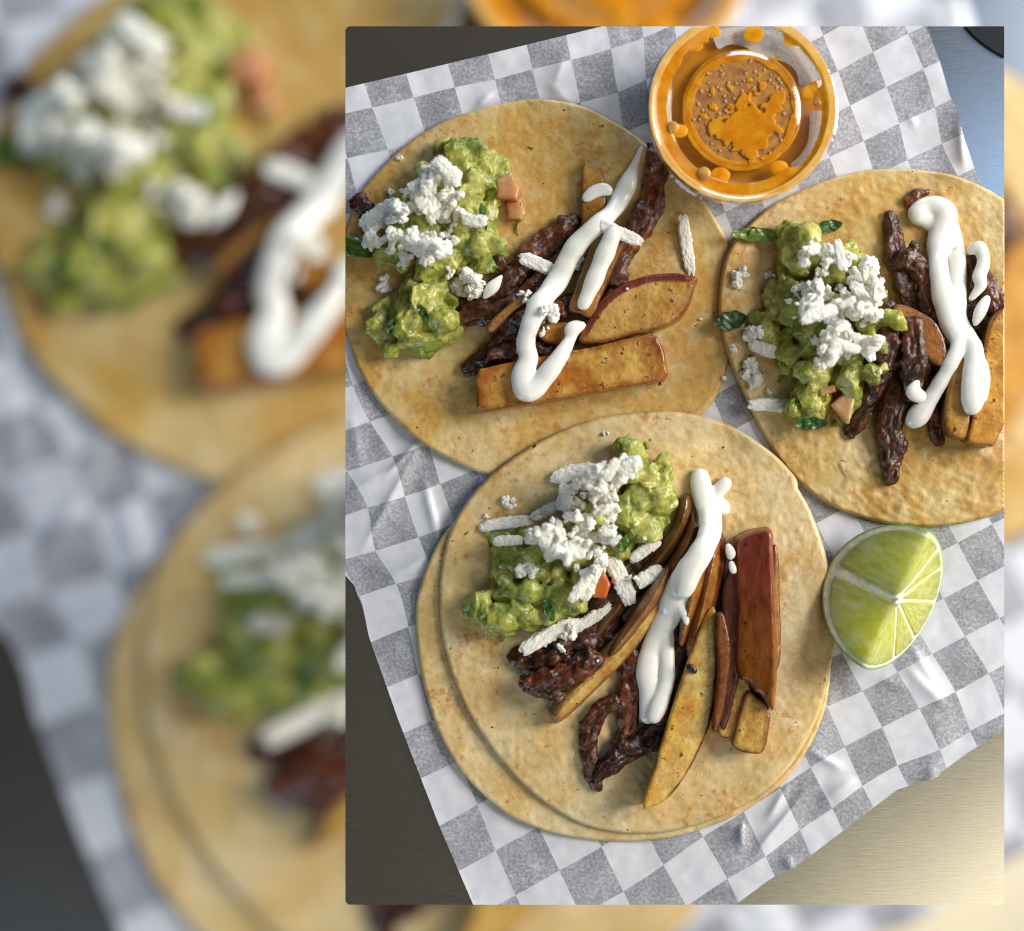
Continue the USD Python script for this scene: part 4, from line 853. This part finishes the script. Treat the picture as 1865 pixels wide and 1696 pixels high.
cheese_heap([(800,288),(822,300),(850,325),(852,358),(835,372),(850,385),(880,400),(862,415),(835,420),(850,460),(835,478),(800,470),(775,485),(745,480),(728,498),(715,480),(700,455),(675,450),(655,412),(690,378),(735,340),(745,315),(775,312)],
            110, 'heap of white crumbled cheese on the upper left guacamole', 'blurred oversized heap of white cheese, upper left', 71, shreds=[(864,402,4,44,20),(815,310,50,56,20),(690,395,-35,70,34),(765,360,60,60,22)])
cheese_heap([(1462,438),(1500,432),(1528,458),(1572,468),(1618,490),(1626,525),(1602,560),(1606,620),(1590,655),(1560,662),(1530,648),(1500,672),(1470,662),(1482,630),(1452,592),(1430,556),(1440,520),(1470,505),(1452,470)],
            135, 'heap of white crumbled cheese on the right guacamole', None, 72, shreds=[(1530,465,80,52,15),(1490,572,-18,62,22),(1570,540,55,60,18),(1540,630,20,50,16)])
cheese_heap([(1062,862),(1100,842),(1160,838),(1162,868),(1122,892),(1132,925),(1118,955),(1138,975),(1112,995),(1118,1030),(1080,1050),(1035,1032),(1000,1012),(968,992),(962,960),(990,958),(1010,930),(1030,895)],
            105, 'heap of white crumbled cheese across the front guacamole', 'blurred oversized cheese beside the sharp picture, lower left', 73, shreds=[(1045,862,-12,78,26),(1130,1055,65,90,28),(1075,1060,-68,66,24),(1058,1068,-55,60,18),(1030,905,80,46,18),(1145,848,-20,44,26)])
# loose pieces
cheese_crumb(850,516,60, 'large loose cheese crumb at the right foot of the left cheese heap', 'blurred loose cheese crumb below the upper left heap', 6)
cheese_crumb(818,494,26, 'small loose cheese crumb above the large one on left guacamole', 'blurred smaller crumb below the upper left heap', 3)
cheese_crumb(706,515,34, 'loose cheese crumb left of the lower guacamole lobe', 'blurred crumb left of the upper left guacamole lobe', 4)
cheese_crumb(728,288,14, 'tiny cheese crumb on the tortilla above the left heap', None, 1)
cheese_crumb(712,350,18, 'small cheese crumb on the tortilla left of the left heap', 'blurred small crumb left of the upper left heap', 1)
cheese_crumb(1001,568,38, 'white cheese crumb on beef right of the crema bend', 'blurred crumb on the backdrop beef', 5)
cheese_crumb(985,604,20, 'cheese crumb pair on the small glazed potato piece, left one', 'blurred crumb on the backdrop glazed potato', 2)
cheese_crumb(998,598,12, 'tiny cheese crumb right beside the pair on the glazed piece', None, 1)
cheese_crumb(1142,526,8, 'tiny white crumb on the red skin of the left wedge', None, 1)
cheese_shred(1250,446,82,102,25, 'long straight cheese shred on bare tortilla below the sauce cup', None)
cheese_crumb(1276,582,9, 'tiny crumb on tortilla between left and right tacos', None, 1)
cheese_crumb(1318,690,12, 'tiny crumb on the overlapping tortilla rims', None, 1)
cheese_crumb(1352,508,40, 'loose cheese crumb on bare tortilla left of the right guacamole', None, 4)
cheese_crumb(1405,504,26, 'loose cheese crumb at the left slope of right guacamole', None, 3)
cheese_crumb(1336,634,20, 'small crumb at the left rim of the right tortilla', None, 1)
cheese_crumb(1376,612,40, 'loose cheese clump left of the right guacamole, upper part', None, 5)
cheese_shred(1394,636,18,60,26, 'crumbly cheese shred leaning on the right guacamole foot', None)
cheese_crumb(1372,678,48, 'loose cheese clump left of the right guacamole, lower part', None, 6)
cheese_shred(1407,738,2,84,26, 'thick straight cheese shred at the lower left of right guacamole', None)
cheese_crumb(1404,710,18, 'small crumb just above the thick straight shred', None, 2)
cheese_crumb(1606,680,18, 'small crumb at the right foot of the right guacamole', None, 2)
cheese_crumb(1450,540,16, 'small crumb on the dark green side of the right guacamole', None, 2)
cheese_shred(922,953,-8,92,24, 'long cheese shred at the far left of the front guacamole', 'blurred long cheese shred, lower left backdrop')
cheese_crumb(927,915,26, 'crumb standing on the far left shred of the front taco', 'blurred crumb above the backdrop shred', 4)
cheese_crumb(886,940,14, 'tiny crumb left of the far left shred', None, 1)
cheese_shred(925,985,-3,50,20, 'short pale shred below the far left shred', 'blurred short shred in the lower left backdrop')
cheese_shred(995,930,-30,56,22, 'pale shred at the upper left of the front heap', 'blurred pale shred of the lower backdrop heap')
cheese_shred(1000,1158,-28,106,30, 'large cheese shred on beef below the front guacamole', 'blurred large shred on the lower backdrop beef')
cheese_shred(1075,1128,-35,86,24, 'smooth cheese shred joining the large one at its right', None)
cheese_crumb(1033,1150,34, 'crumbs hanging below the large front shred', 'blurred crumbs below the backdrop shred', 5)
cheese_crumb(1022,1178,20, 'small crumb at the tip below the large front shred', None, 2)
cheese_shred(1175,1002,-35,60,22, 'cheese shred on the potato strips right of the front guacamole', None)
cheese_shred(1183,1050,-32,50,28, 'short flat shred beside the front crema', None)
cheese_crumb(1152,1052,22, 'small crumb left of the short flat shred', None, 2)
cheese_crumb(960,1040,36, 'cheese flecks on the left lobe of the front guacamole', 'blurred cheese flecks on the lower backdrop guacamole', 5)
cheese_crumb(1172,978,12, 'tiny crumb under the upper front guacamole lobe', None, 2)
cheese_crumb(1089,1204,8, 'tiny crumb on the long golden potato strip', None, 1)
cheese_crumb(1103,792,14, 'tiny crumb above the upper front guacamole lobe', None, 2)

# ------------------------------------------------------------------ lime wedge
def lime():
    zr = .0285; c0 = P(1634, 1093, zr)
    e1 = P(1688, 980, zr) - P(1578, 1212, zr); e1 /= np.linalg.norm(e1)              # along the ridge
    pr = np.array([e1[1], -e1[0], 0.0]); pr = pr if pr[0] > 0 else -pr               # to the right
    th = math.radians(50)
    b = pr * math.cos(th) - np.array([0, 0, 1]) * math.sin(th)                       # in the half disc face
    a = -pr * math.sin(th) - np.array([0, 0, 1]) * math.cos(th)                      # along the core
    Rr, La = 139 * S * .95, 165 * S * .95
    M = np.stack([e1, b, a], 1)
    n = .00055
    g = lambda lo, hi: np.arange(lo, hi, n)
    def field(fn, lo, hi):
        xs = [g(l, h_) for l, h_ in zip(lo, hi)]; X = np.meshgrid(*xs, indexing='ij'); return surface_nets(fn(*X), np.array(lo), n)
    def ell(u, v, w, R, A, tip=.0):
        q = np.sqrt((u/R)**2 + (v/R)**2 + (w/A)**2); return (q - 1) * R * .93
    t = thing('lime_wedge', 'quarter lime wedge with two cut faces on the paper at right', 'lime', c0 * (1, 1, 0) + (0, 0, .002))
    out = lambda vv: vv @ M.T + c0
    m = .004
    rind = lambda u, v, w: smax(ell(u, v, w, Rr, La), smax(-v, -w, .0030), .0006)
    v, f = field(rind, (-Rr-m, -m, -m), (Rr+m, Rr+m, La+m))
    d = ell(v[:, 0], v[:, 1], v[:, 2], Rr, La); k = np.clip((d + .0011) / .0007, 0, 1)[:, None]
    pith = np.array((.80, .80, .60)); gr = np.array((.17, .31, .022))
    w_ = out(v)
    if np.linalg.det(M) < 0: f = f[:, ::-1]
    obj('rind', w_, f, 'lime_rind', t, tint=pith * (1 - k) + gr * k * (.75 + .5 * fbm(v * 300, 2, 3)[:, None]))
    # segments: angular sectors about the core, a hair proud of the pith
    bounds = np.radians([-40, 25, 46, 78, 114, 142, 220]); rng = np.random.default_rng(5)
    for i in range(len(bounds) - 1):
        a0, a1 = bounds[i], bounds[i+1]; mid = (a0 + a1) / 2
        def seg(u, v_, w):
            d0 = -(np.cos(a0) * v_ - np.sin(a0) * u); d1 = (np.cos(a1) * v_ - np.sin(a1) * u)
            gap = .00038
            D = smax(ell(u, v_, w, Rr - .0019, La - .0040), smax(d0 + gap, d1 + gap, .0005), .0016)
            D = smax(D, .0006 + .045 * np.maximum(w, 0) - np.hypot(u, v_), .0005)
            return smax(D, smax(-v_ - .0004, -w - .0004, .0030), .0005)
        vv, ff = field(seg, (-Rr, -.002, -.002), (Rr, Rr, La))
        if not len(ff): continue
        r = np.hypot(vv[:, 0], vv[:, 1]); an = np.arctan2(vv[:, 1], vv[:, 0])
        if np.linalg.det(M) < 0: ff = ff[:, ::-1]
        onlong = np.clip(1 - vv[:, 1] / .002, 0, 1)
        fib = np.stack([an * 15 + i * 7, r * 240, vv[:, 2] * 500 * (1 - onlong) + vv[:, 2] * 130 * onlong], 1)
        vv = vv + .00035 * (fbm(fib, 2, i)[:, None] - .5) * np.stack([vv[:, 0]*0, -1.0*(vv[:, 1] < .002), -1.0*(vv[:, 2] < .002)], 1)
        obj('pulp_segment', out(vv), ff, 'lime_pulp', t, fibre=fib)
    # pale core star
    s = trimesh.creation.icosphere(3, .0019); sv = np.array(s.vertices) * (1, 1, .35); sv[:, :2] *= (1 + .3*np.sin(5*np.arctan2(sv[:, 1], sv[:, 0])))[:, None]
    sv[:, 1] += .0011; sv[:, 2] -= .0002
    obj('core', out(sv), np.array(s.faces) if np.linalg.det(M) > 0 else np.array(s.faces)[:, ::-1], 'lime_pith', t, tint=np.tile((.86, .86, .74), (len(sv), 1)))
lime()

# ------------------------------------------------------------------ sauce cup
def revolve(prof, n=144):
    p = np.array(prof, float); th = np.linspace(0, 2*np.pi, n, endpoint=False)
    v = np.stack([p[:, 0][:, None]*np.cos(th), p[:, 0][:, None]*np.sin(th), p[:, 1][:, None] + 0*th], -1).reshape(-1, 3); k = len(p)
    A, B = np.meshgrid(np.arange(k-1), np.arange(n), indexing='ij'); A, B = A.ravel(), B.ravel(); I = lambda a, b: a*n + b % n
    return v, np.vstack([np.stack([I(A,B), I(A,B+1), I(A+1,B+1)], 1), np.stack([I(A,B), I(A+1,B+1), I(A+1,B)], 1)])[:, ::-1]

def sauce_cup():
    zr = .031; c = P(1352.5, 196, zr); R = 172 * S * (H - zr) / H
    ax = math.radians(3.5)                                       # the cup leans slightly away from the paper's middle
    Rt = np.array([[1, 0, 0], [0, math.cos(ax), -math.sin(ax)], [0, math.sin(ax), math.cos(ax)]])
    t = thing('sauce_cup', 'clear lidded plastic cup of orange sauce above the tacos', 'cup', (c[0], c[1], 0.001))
    pts = []
    def part(name, v, f, mat, smooth=40):
        w = (v - (0, 0, zr)) @ Rt.T + (c[0], c[1], zr); pts.append(w)
        full.append((name, w, f, mat, smooth))
        w2, f2, _ = clip(w, f) if mat not in ('clear_plastic',) else openclip(w, f)
        if len(f2): obj(name, w2, f2, mat, t, smooth=smooth)
    def openclip(v, f):
        for n_, o in CUTS:
            r = trimesh.intersections.slice_faces_plane(v, f, n_, n_ * o); v, f = np.array(r[0]), np.array(r[1])
        return v, f, []
    full = []
    # cup wall
    part('cup', *revolve([(.0, .0005), (R*.70, .0005), (R*.715, .0012), (R*.93, zr - .006), (R*.975, zr - .005), (R*.985, zr - .003)]), 'clear_plastic')
    # sauce body
    part('sauce', *revolve([(0, .0012), (R*.695, .0012), (R*.885, zr - .0095), (R*.86, zr - .0088), (0, zr - .0086)]), 'sauce_deep')
    # lid: ribbed skirt, rim bead, gutter, step up to the raised middle panel
    lv, lf = revolve([(R*1.035, zr - .0075), (R*1.01, zr - .0068), (R*1.005, zr - .002), (R*.985, zr + .0004), (R*.955, zr + .0006), (R*.93, zr - .0002), (R*.80, zr - .0016), (R*.785, zr - .0022), (R*.775, zr - .0052), (R*.755, zr - .0056),
                      (R*.625, zr - .0052), (R*.605, zr - .0046), (R*.59, zr - .0030), (R*.57, zr - .0026), (0, zr - .0028)], 288)
    th = np.arctan2(lv[:, 1], lv[:, 0]); rr = np.hypot(lv[:, 0], lv[:, 1]); sk = (lv[:, 2] < zr - .0015) & (rr > R*.995)
    lv[sk, :2] *= (1 + .0016 * np.sin(th[sk] * 72))[:, None]
    part('lid', lv, lf, 'clear_plastic', 30)
    # sauce stuck to the underside of the lid
    def smear(name, r0, r1, z, mat, seed, gaps=(), n=360, m=10, wob=.02, thick=.0006, slope=0):
        th = np.linspace(0, 2*np.pi, n, endpoint=False); cs = np.stack([np.cos(th)*4, np.sin(th)*4, th*0], 1)
        i0 = R * (r0 + wob * 2 * (fbm(cs, 3, seed) - .5)); i1 = R * (r1 + wob * .5 * (fbm(cs + 9, 3, seed + 1) - .5))
        keep = np.ones(n, bool)
        for a0, a1, k0, k1 in gaps:                              # in a gap the band thins to (k0, k1) of its width
            x = ((np.degrees(th) - a0) % 360); w = np.clip(np.minimum(x, (a1 - a0) - x) / 7, 0, 1) * (x < (a1 - a0))
            wn = w * (.8 + .4 * fbm(cs * 3, 2, seed + 5)); d_ = i1 - i0; i0, i1 = i0 + d_ * k0 * wn, i1 - d_ * k1 * wn
        i1 = np.maximum(i1, i0 + .00012); s = np.linspace(0, 1, m)[:, None]; r = i0 + (i1 - i0) * s
        prof = np.sin(np.pi * np.clip(s, .0, 1))**.4
        zt = z + slope * (r - R * r0) / R + 0*r; zl = zt - thick * prof - .0001
        v1 = np.stack([r*np.cos(th), r*np.sin(th), zt], -1).reshape(-1, 3); v2 = np.stack([r*np.cos(th), r*np.sin(th), zl], -1).reshape(-1, 3)
        A, B = np.meshgrid(np.arange(m-1), np.arange(n), indexing='ij'); A, B = A.ravel(), B.ravel(); I = lambda a, b: a*n + b % n
        f1 = np.vstack([np.stack([I(A,B), I(A+1,B), I(A+1,B+1)], 1), np.stack([I(A,B), I(A+1,B+1), I(A,B+1)], 1)]); k = n*m; b_ = np.arange(n); e = (m-1)*n
        ed = np.vstack([np.stack([e+b_, e+b_+k, e+(b_+1)%n+k], 1), np.stack([e+b_, e+(b_+1)%n+k, e+(b_+1)%n], 1), np.stack([b_, (b_+1)%n+k, b_+k], 1), np.stack([b_, (b_+1)%n, (b_+1)%n+k], 1)])
        part(name, np.vstack([v1, v2]), np.vstack([f1, f1[:, ::-1]+k, ed]), mat, True)
    smear('rim_film', .915, .99, zr - .0006, 'sauce_thin', 3, wob=.006)
    smear('sauce_ring', .785, .925, zr - .0024, 'sauce_film', 7, gaps=[(55, 118, .86, 0), (118, 146, .35, 0), (10, 55, .72, .0), (-52, 4, .50, .0), (150, 162, .3, 0)], wob=.012)
    smear('sauce_ring', .535, .640, zr - .0054, 'sauce_film', 11, wob=.034)
    cz = zr - .0064; q0, q1 = np.radians(22), np.radians(112); tt = np.linspace(0, 1, 40); a_ = q0 + (q1 - q0) * tt
    i_r = R * (.66 + .05 * np.sin(tt * 9)); o_r = R * (.885 + 0*tt); ring = np.vstack([np.stack([o_r*np.cos(a_), o_r*np.sin(a_)], 1), np.stack([i_r*np.cos(a_), i_r*np.sin(a_)], 1)[::-1]])
    pm_ = trimesh.creation.extrude_polygon(Polygon(ring).buffer(-.0012).buffer(.0012), .0004); part('condensation', np.array(pm_.vertices) + (0, 0, cz), np.array(pm_.faces), 'condensation', 30)
    a_ = np.radians(-48) + np.radians(48) * tt; i_r = R * (.76 + .03 * np.sin(tt * 5)); o_r = R * .90 + 0*tt; ring = np.vstack([np.stack([o_r*np.cos(a_), o_r*np.sin(a_)], 1), np.stack([i_r*np.cos(a_), i_r*np.sin(a_)], 1)[::-1]])
    pm_ = trimesh.creation.extrude_polygon(Polygon(ring).buffer(-.0012).buffer(.0012), .0004); part('condensation', np.array(pm_.vertices) + (0, 0, cz), np.array(pm_.faces), 'condensation', 30)
    # the raised panel: foam, orange patch, bubbles
    part('foam', *revolve([(0, zr - .0058), (R*.585, zr - .0058), (R*.585, zr - .0062), (0, zr - .0062)]), 'sauce_foam')
    def blob(pts_px, z, mat, seed, name, amp=.0026, thick=.0007):
        q = closed_spline(pts_px, 160); f_ = (H - z) / H; xy = np.stack([(q[:, 0]-CX)*S*f_, -(q[:, 1]-CY)*S*f_], 1) - c[:2]
        Fd = Field(np.r_[xy.min(0) - .002, z - thick], np.r_[xy.max(0) + .002, z + thick], .0004, .0003)
        X, Y = np.meshgrid(Fd.ax[0], Fd.ax[1], indexing='ij'); d2 = poly_sdf(X, Y, xy)
        pp = np.stack([X, Y, X*0], -1); d2 = d2 + amp * 2 * (fbm(pp * 520, 3, seed) - .5) + amp * 1.5 * np.clip(fbm(pp * 260 + 3, 2, seed + 1) - .55, 0, 1) * 8 * .5
        Zg = Fd.ax[2][None, None, :]; v, f = Fd.mesh(smax(d2[:, :, None] + 0*Zg, np.abs(Zg - z) - thick/2 + 0*d2[:, :, None], .0003))
        if len(f): part(name, v, f, mat, True)
    blob([(1360,165),(1395,178),(1425,168),(1432,185),(1418,215),(1415,240),(1398,262),(1402,275),(1375,285),(1340,278),(1305,262),(1292,235),(1296,212),(1330,208),(1345,190)], zr - .0054, 'sauce_film', 3, 'orange_patch')
    blob([(1402,272),(1390,290),(1350,292),(1320,282),(1360,270)], zr - .0053, 'sauce_film', 5, 'orange_patch')
    for (bx, by, br) in ((1318,222,9),(1332,196,6),(1386,160,7),(1404,206,6),(1340,262,8),(1282,214,6),(1300,196,5),(1420,240,6),(1362,150,6),(1372,296,6),(1330,160,5)):
        blob([(bx + br*math.cos(t_)*1.3, by + br*math.sin(t_)) for t_ in np.linspace(0, 6.28, 7)[:-1]], zr - .0054, 'sauce_film', bx, 'orange_patch', .0014)
    blob([(1292,165),(1300,160),(1302,175),(1296,180)], zr - .0054, 'sauce_film', 6, 'orange_patch', .0003)
    for k, (bx, by, br) in enumerate(((1266,84,12),(1372,64,16),(1237,238,13),(1312,318,15),(1420,305,14),(1478,168,14),(1298,60,12))):
        s = trimesh.creation.icosphere(3, br * S); sv = np.array(s.vertices) * (1.15, .9, .16); pp = P(bx, by, zr - .002); part('drop', sv + (pp[0]-c[0], pp[1]-c[1], zr - .0030), np.array(s.faces), 'sauce_film', True)
    for (bx, by, br) in ((1282,316,12),(1226,232,10),(1488,188,7)):
        s = trimesh.creation.icosphere(3, br * S); sv = np.array(s.vertices) * (1, 1, .3); pp = P(bx, by, zr - .002); part('bubble', sv + (pp[0]-c[0], pp[1]-c[1], zr - .0021), np.array(s.faces), 'sauce_foam', True)
    rng = np.random.default_rng(4)
    for k in range(170):
        a, q = rng.uniform(0, 6.28), math.sqrt(rng.uniform(0, 1)) * .54; x, y = math.cos(a)*q*R, math.sin(a)*q*R
        if y < -.1*R and rng.random() < .6: continue
        s = trimesh.creation.icosphere(1, rng.uniform(1.0, 3.2) * S); part('bubble', np.array(s.vertices) * (1, 1, .3) + (x, y, zr - .0055), np.array(s.faces), 'bubble', True)
    HM.add(np.vstack(pts))
    THINGS.append(dict(kind='parts', parts=full, v=np.vstack(pts), base=t._base, label='blurred oversized orange sauce cup at the top edge', cat='cup', name='sauce_cup'))
sauce_cup()

# dark pan edge in the upper right corner of the table top
an = np.linspace(0, 2*np.pi, 120, endpoint=False); cpx = np.stack([1935 + 225*np.cos(an), -75 + 205*np.sin(an)], 1)
pm = trimesh.creation.extrude_polygon(Polygon(poly(cpx)), .0015); pm.apply_translation((0, 0, .0004))
v2, f2, _ = clip(np.array(pm.vertices), np.array(pm.faces))
pan = obj('black_pan', v2, f2, 'black_enamel', base=(v2[:, 0].mean(), v2[:, 1].mean(), 0.0004), smooth=30); tag(pan.GetPrim(), 'edge of a black pan in the upper right corner', 'pan')

# ------------------------------------------------------------------ the lower counter with the oversized, out of focus tacos
KX, KY, KZ = 2 * 1.554, 2 * 1.448, 2.6
TX, TY, TZ = 2*S*(1.554*600 - 1229), -2*S*(1158.4 - 303 - 848), -H
cnt = trimesh.creation.box((2.4, 2.4, .03)); cnt.apply_translation((-.1, 0, TZ - .016))
lc = obj('lower_counter', cnt.vertices, cnt.faces, 'counter_steel', smooth=30); tag(lc.GetPrim(), 'blurred steel counter far below the sharp table top', 'counter', kind='structure')

def low(v): return np.asarray(v) * (KX, KY, KZ) + (TX, TY, TZ)
def in_view(v):
    w = low(v); k = H / (H - w[:, 2]); px_ = w[:, 0]*k/S + CX; py_ = CY - w[:, 1]*k/S
    fr = (px_ > -20) & (px_ < 1885) & (py_ > -20) & (py_ < 1716); hid = (px_ > 650) & (px_ < 1808) & (py_ > 70) & (py_ < 1626)
    return bool((fr & ~hid).sum() > 0.02 * len(v) or (fr & ~hid).sum() > 400)
def put(path, src, base):
    x = stage.DefinePrim(path); x.GetReferences().AddInternalReference(src.GetPath())
    xf = UsdGeom.Xformable(x); xf.ClearXformOpOrder()
    tr = UsdGeom.XformOp(x.GetAttribute('xformOp:translate')) if x.HasAttribute('xformOp:translate') else xf.AddTranslateOp()
    tr.Set(Gf.Vec3d(*map(float, low(base)))); sc = xf.AddScaleOp(); sc.Set(Gf.Vec3f(KX, KY, KZ)); xf.SetXformOpOrder([tr, sc])
    return x
for d_ in THINGS:
    if d_['kind'] == 'paper':
        m = paper_mesh(d_['v'], d_['f'], d_['uv'], (0, 0, 0), d_['label']); m.ClearXformOpOrder()
        t_ = UsdGeom.XformOp(m.GetPrim().GetAttribute('xformOp:translate')); t_.Set(Gf.Vec3d(TX, TY, TZ)); s_ = m.AddScaleOp(); s_.Set(Gf.Vec3f(KX, KY, KZ)); m.SetXformOpOrder([t_, s_]); continue
    if not in_view(d_['v']): continue
    if d_['kind'] == 'xform':
        x = put(numbered('/World/' + d_['name']), d_['x'].GetPrim(), d_['base']); x.SetInstanceable(True); tag(x, d_['label'], d_['cat'])
    elif d_['kind'] == 'parts':
        x = UsdGeom.Xform.Define(stage, numbered('/World/' + d_['name'])); x._base = d_['base']; x._pts = []
        x.AddTranslateOp().Set(Gf.Vec3d(*map(float, low(d_['base'])))); x.AddScaleOp().Set(Gf.Vec3f(KX, KY, KZ)); tag(x.GetPrim(), d_['label'], d_['cat'])
        for nm, w, f, mt_, sm in d_['parts']:
            if nm == 'bubble' and len(f) < 200: continue
            obj(nm, w, f, mt_, x, smooth=sm)
    elif d_['prim'] is not None:
        x = put(numbered('/World/' + d_['name']), d_['prim'].GetPrim(), d_['base']); tag(x, d_['label'], d_['cat'])
    else:
        b = np.asarray(d_['base'], float); m = obj(d_['name'], d_['v'], d_['f'], d_['mat'], base=b, tint=d_['tint'], uv=d_['uv'], smooth=d_['smooth']); tag(m.GetPrim(), d_['label'], d_['cat'])
        m.ClearXformOpOrder(); t_ = UsdGeom.XformOp(m.GetPrim().GetAttribute('xformOp:translate')); t_.Set(Gf.Vec3d(*map(float, low(b)))); s_ = m.AddScaleOp(); s_.Set(Gf.Vec3f(KX, KY, KZ)); m.SetXformOpOrder([t_, s_])
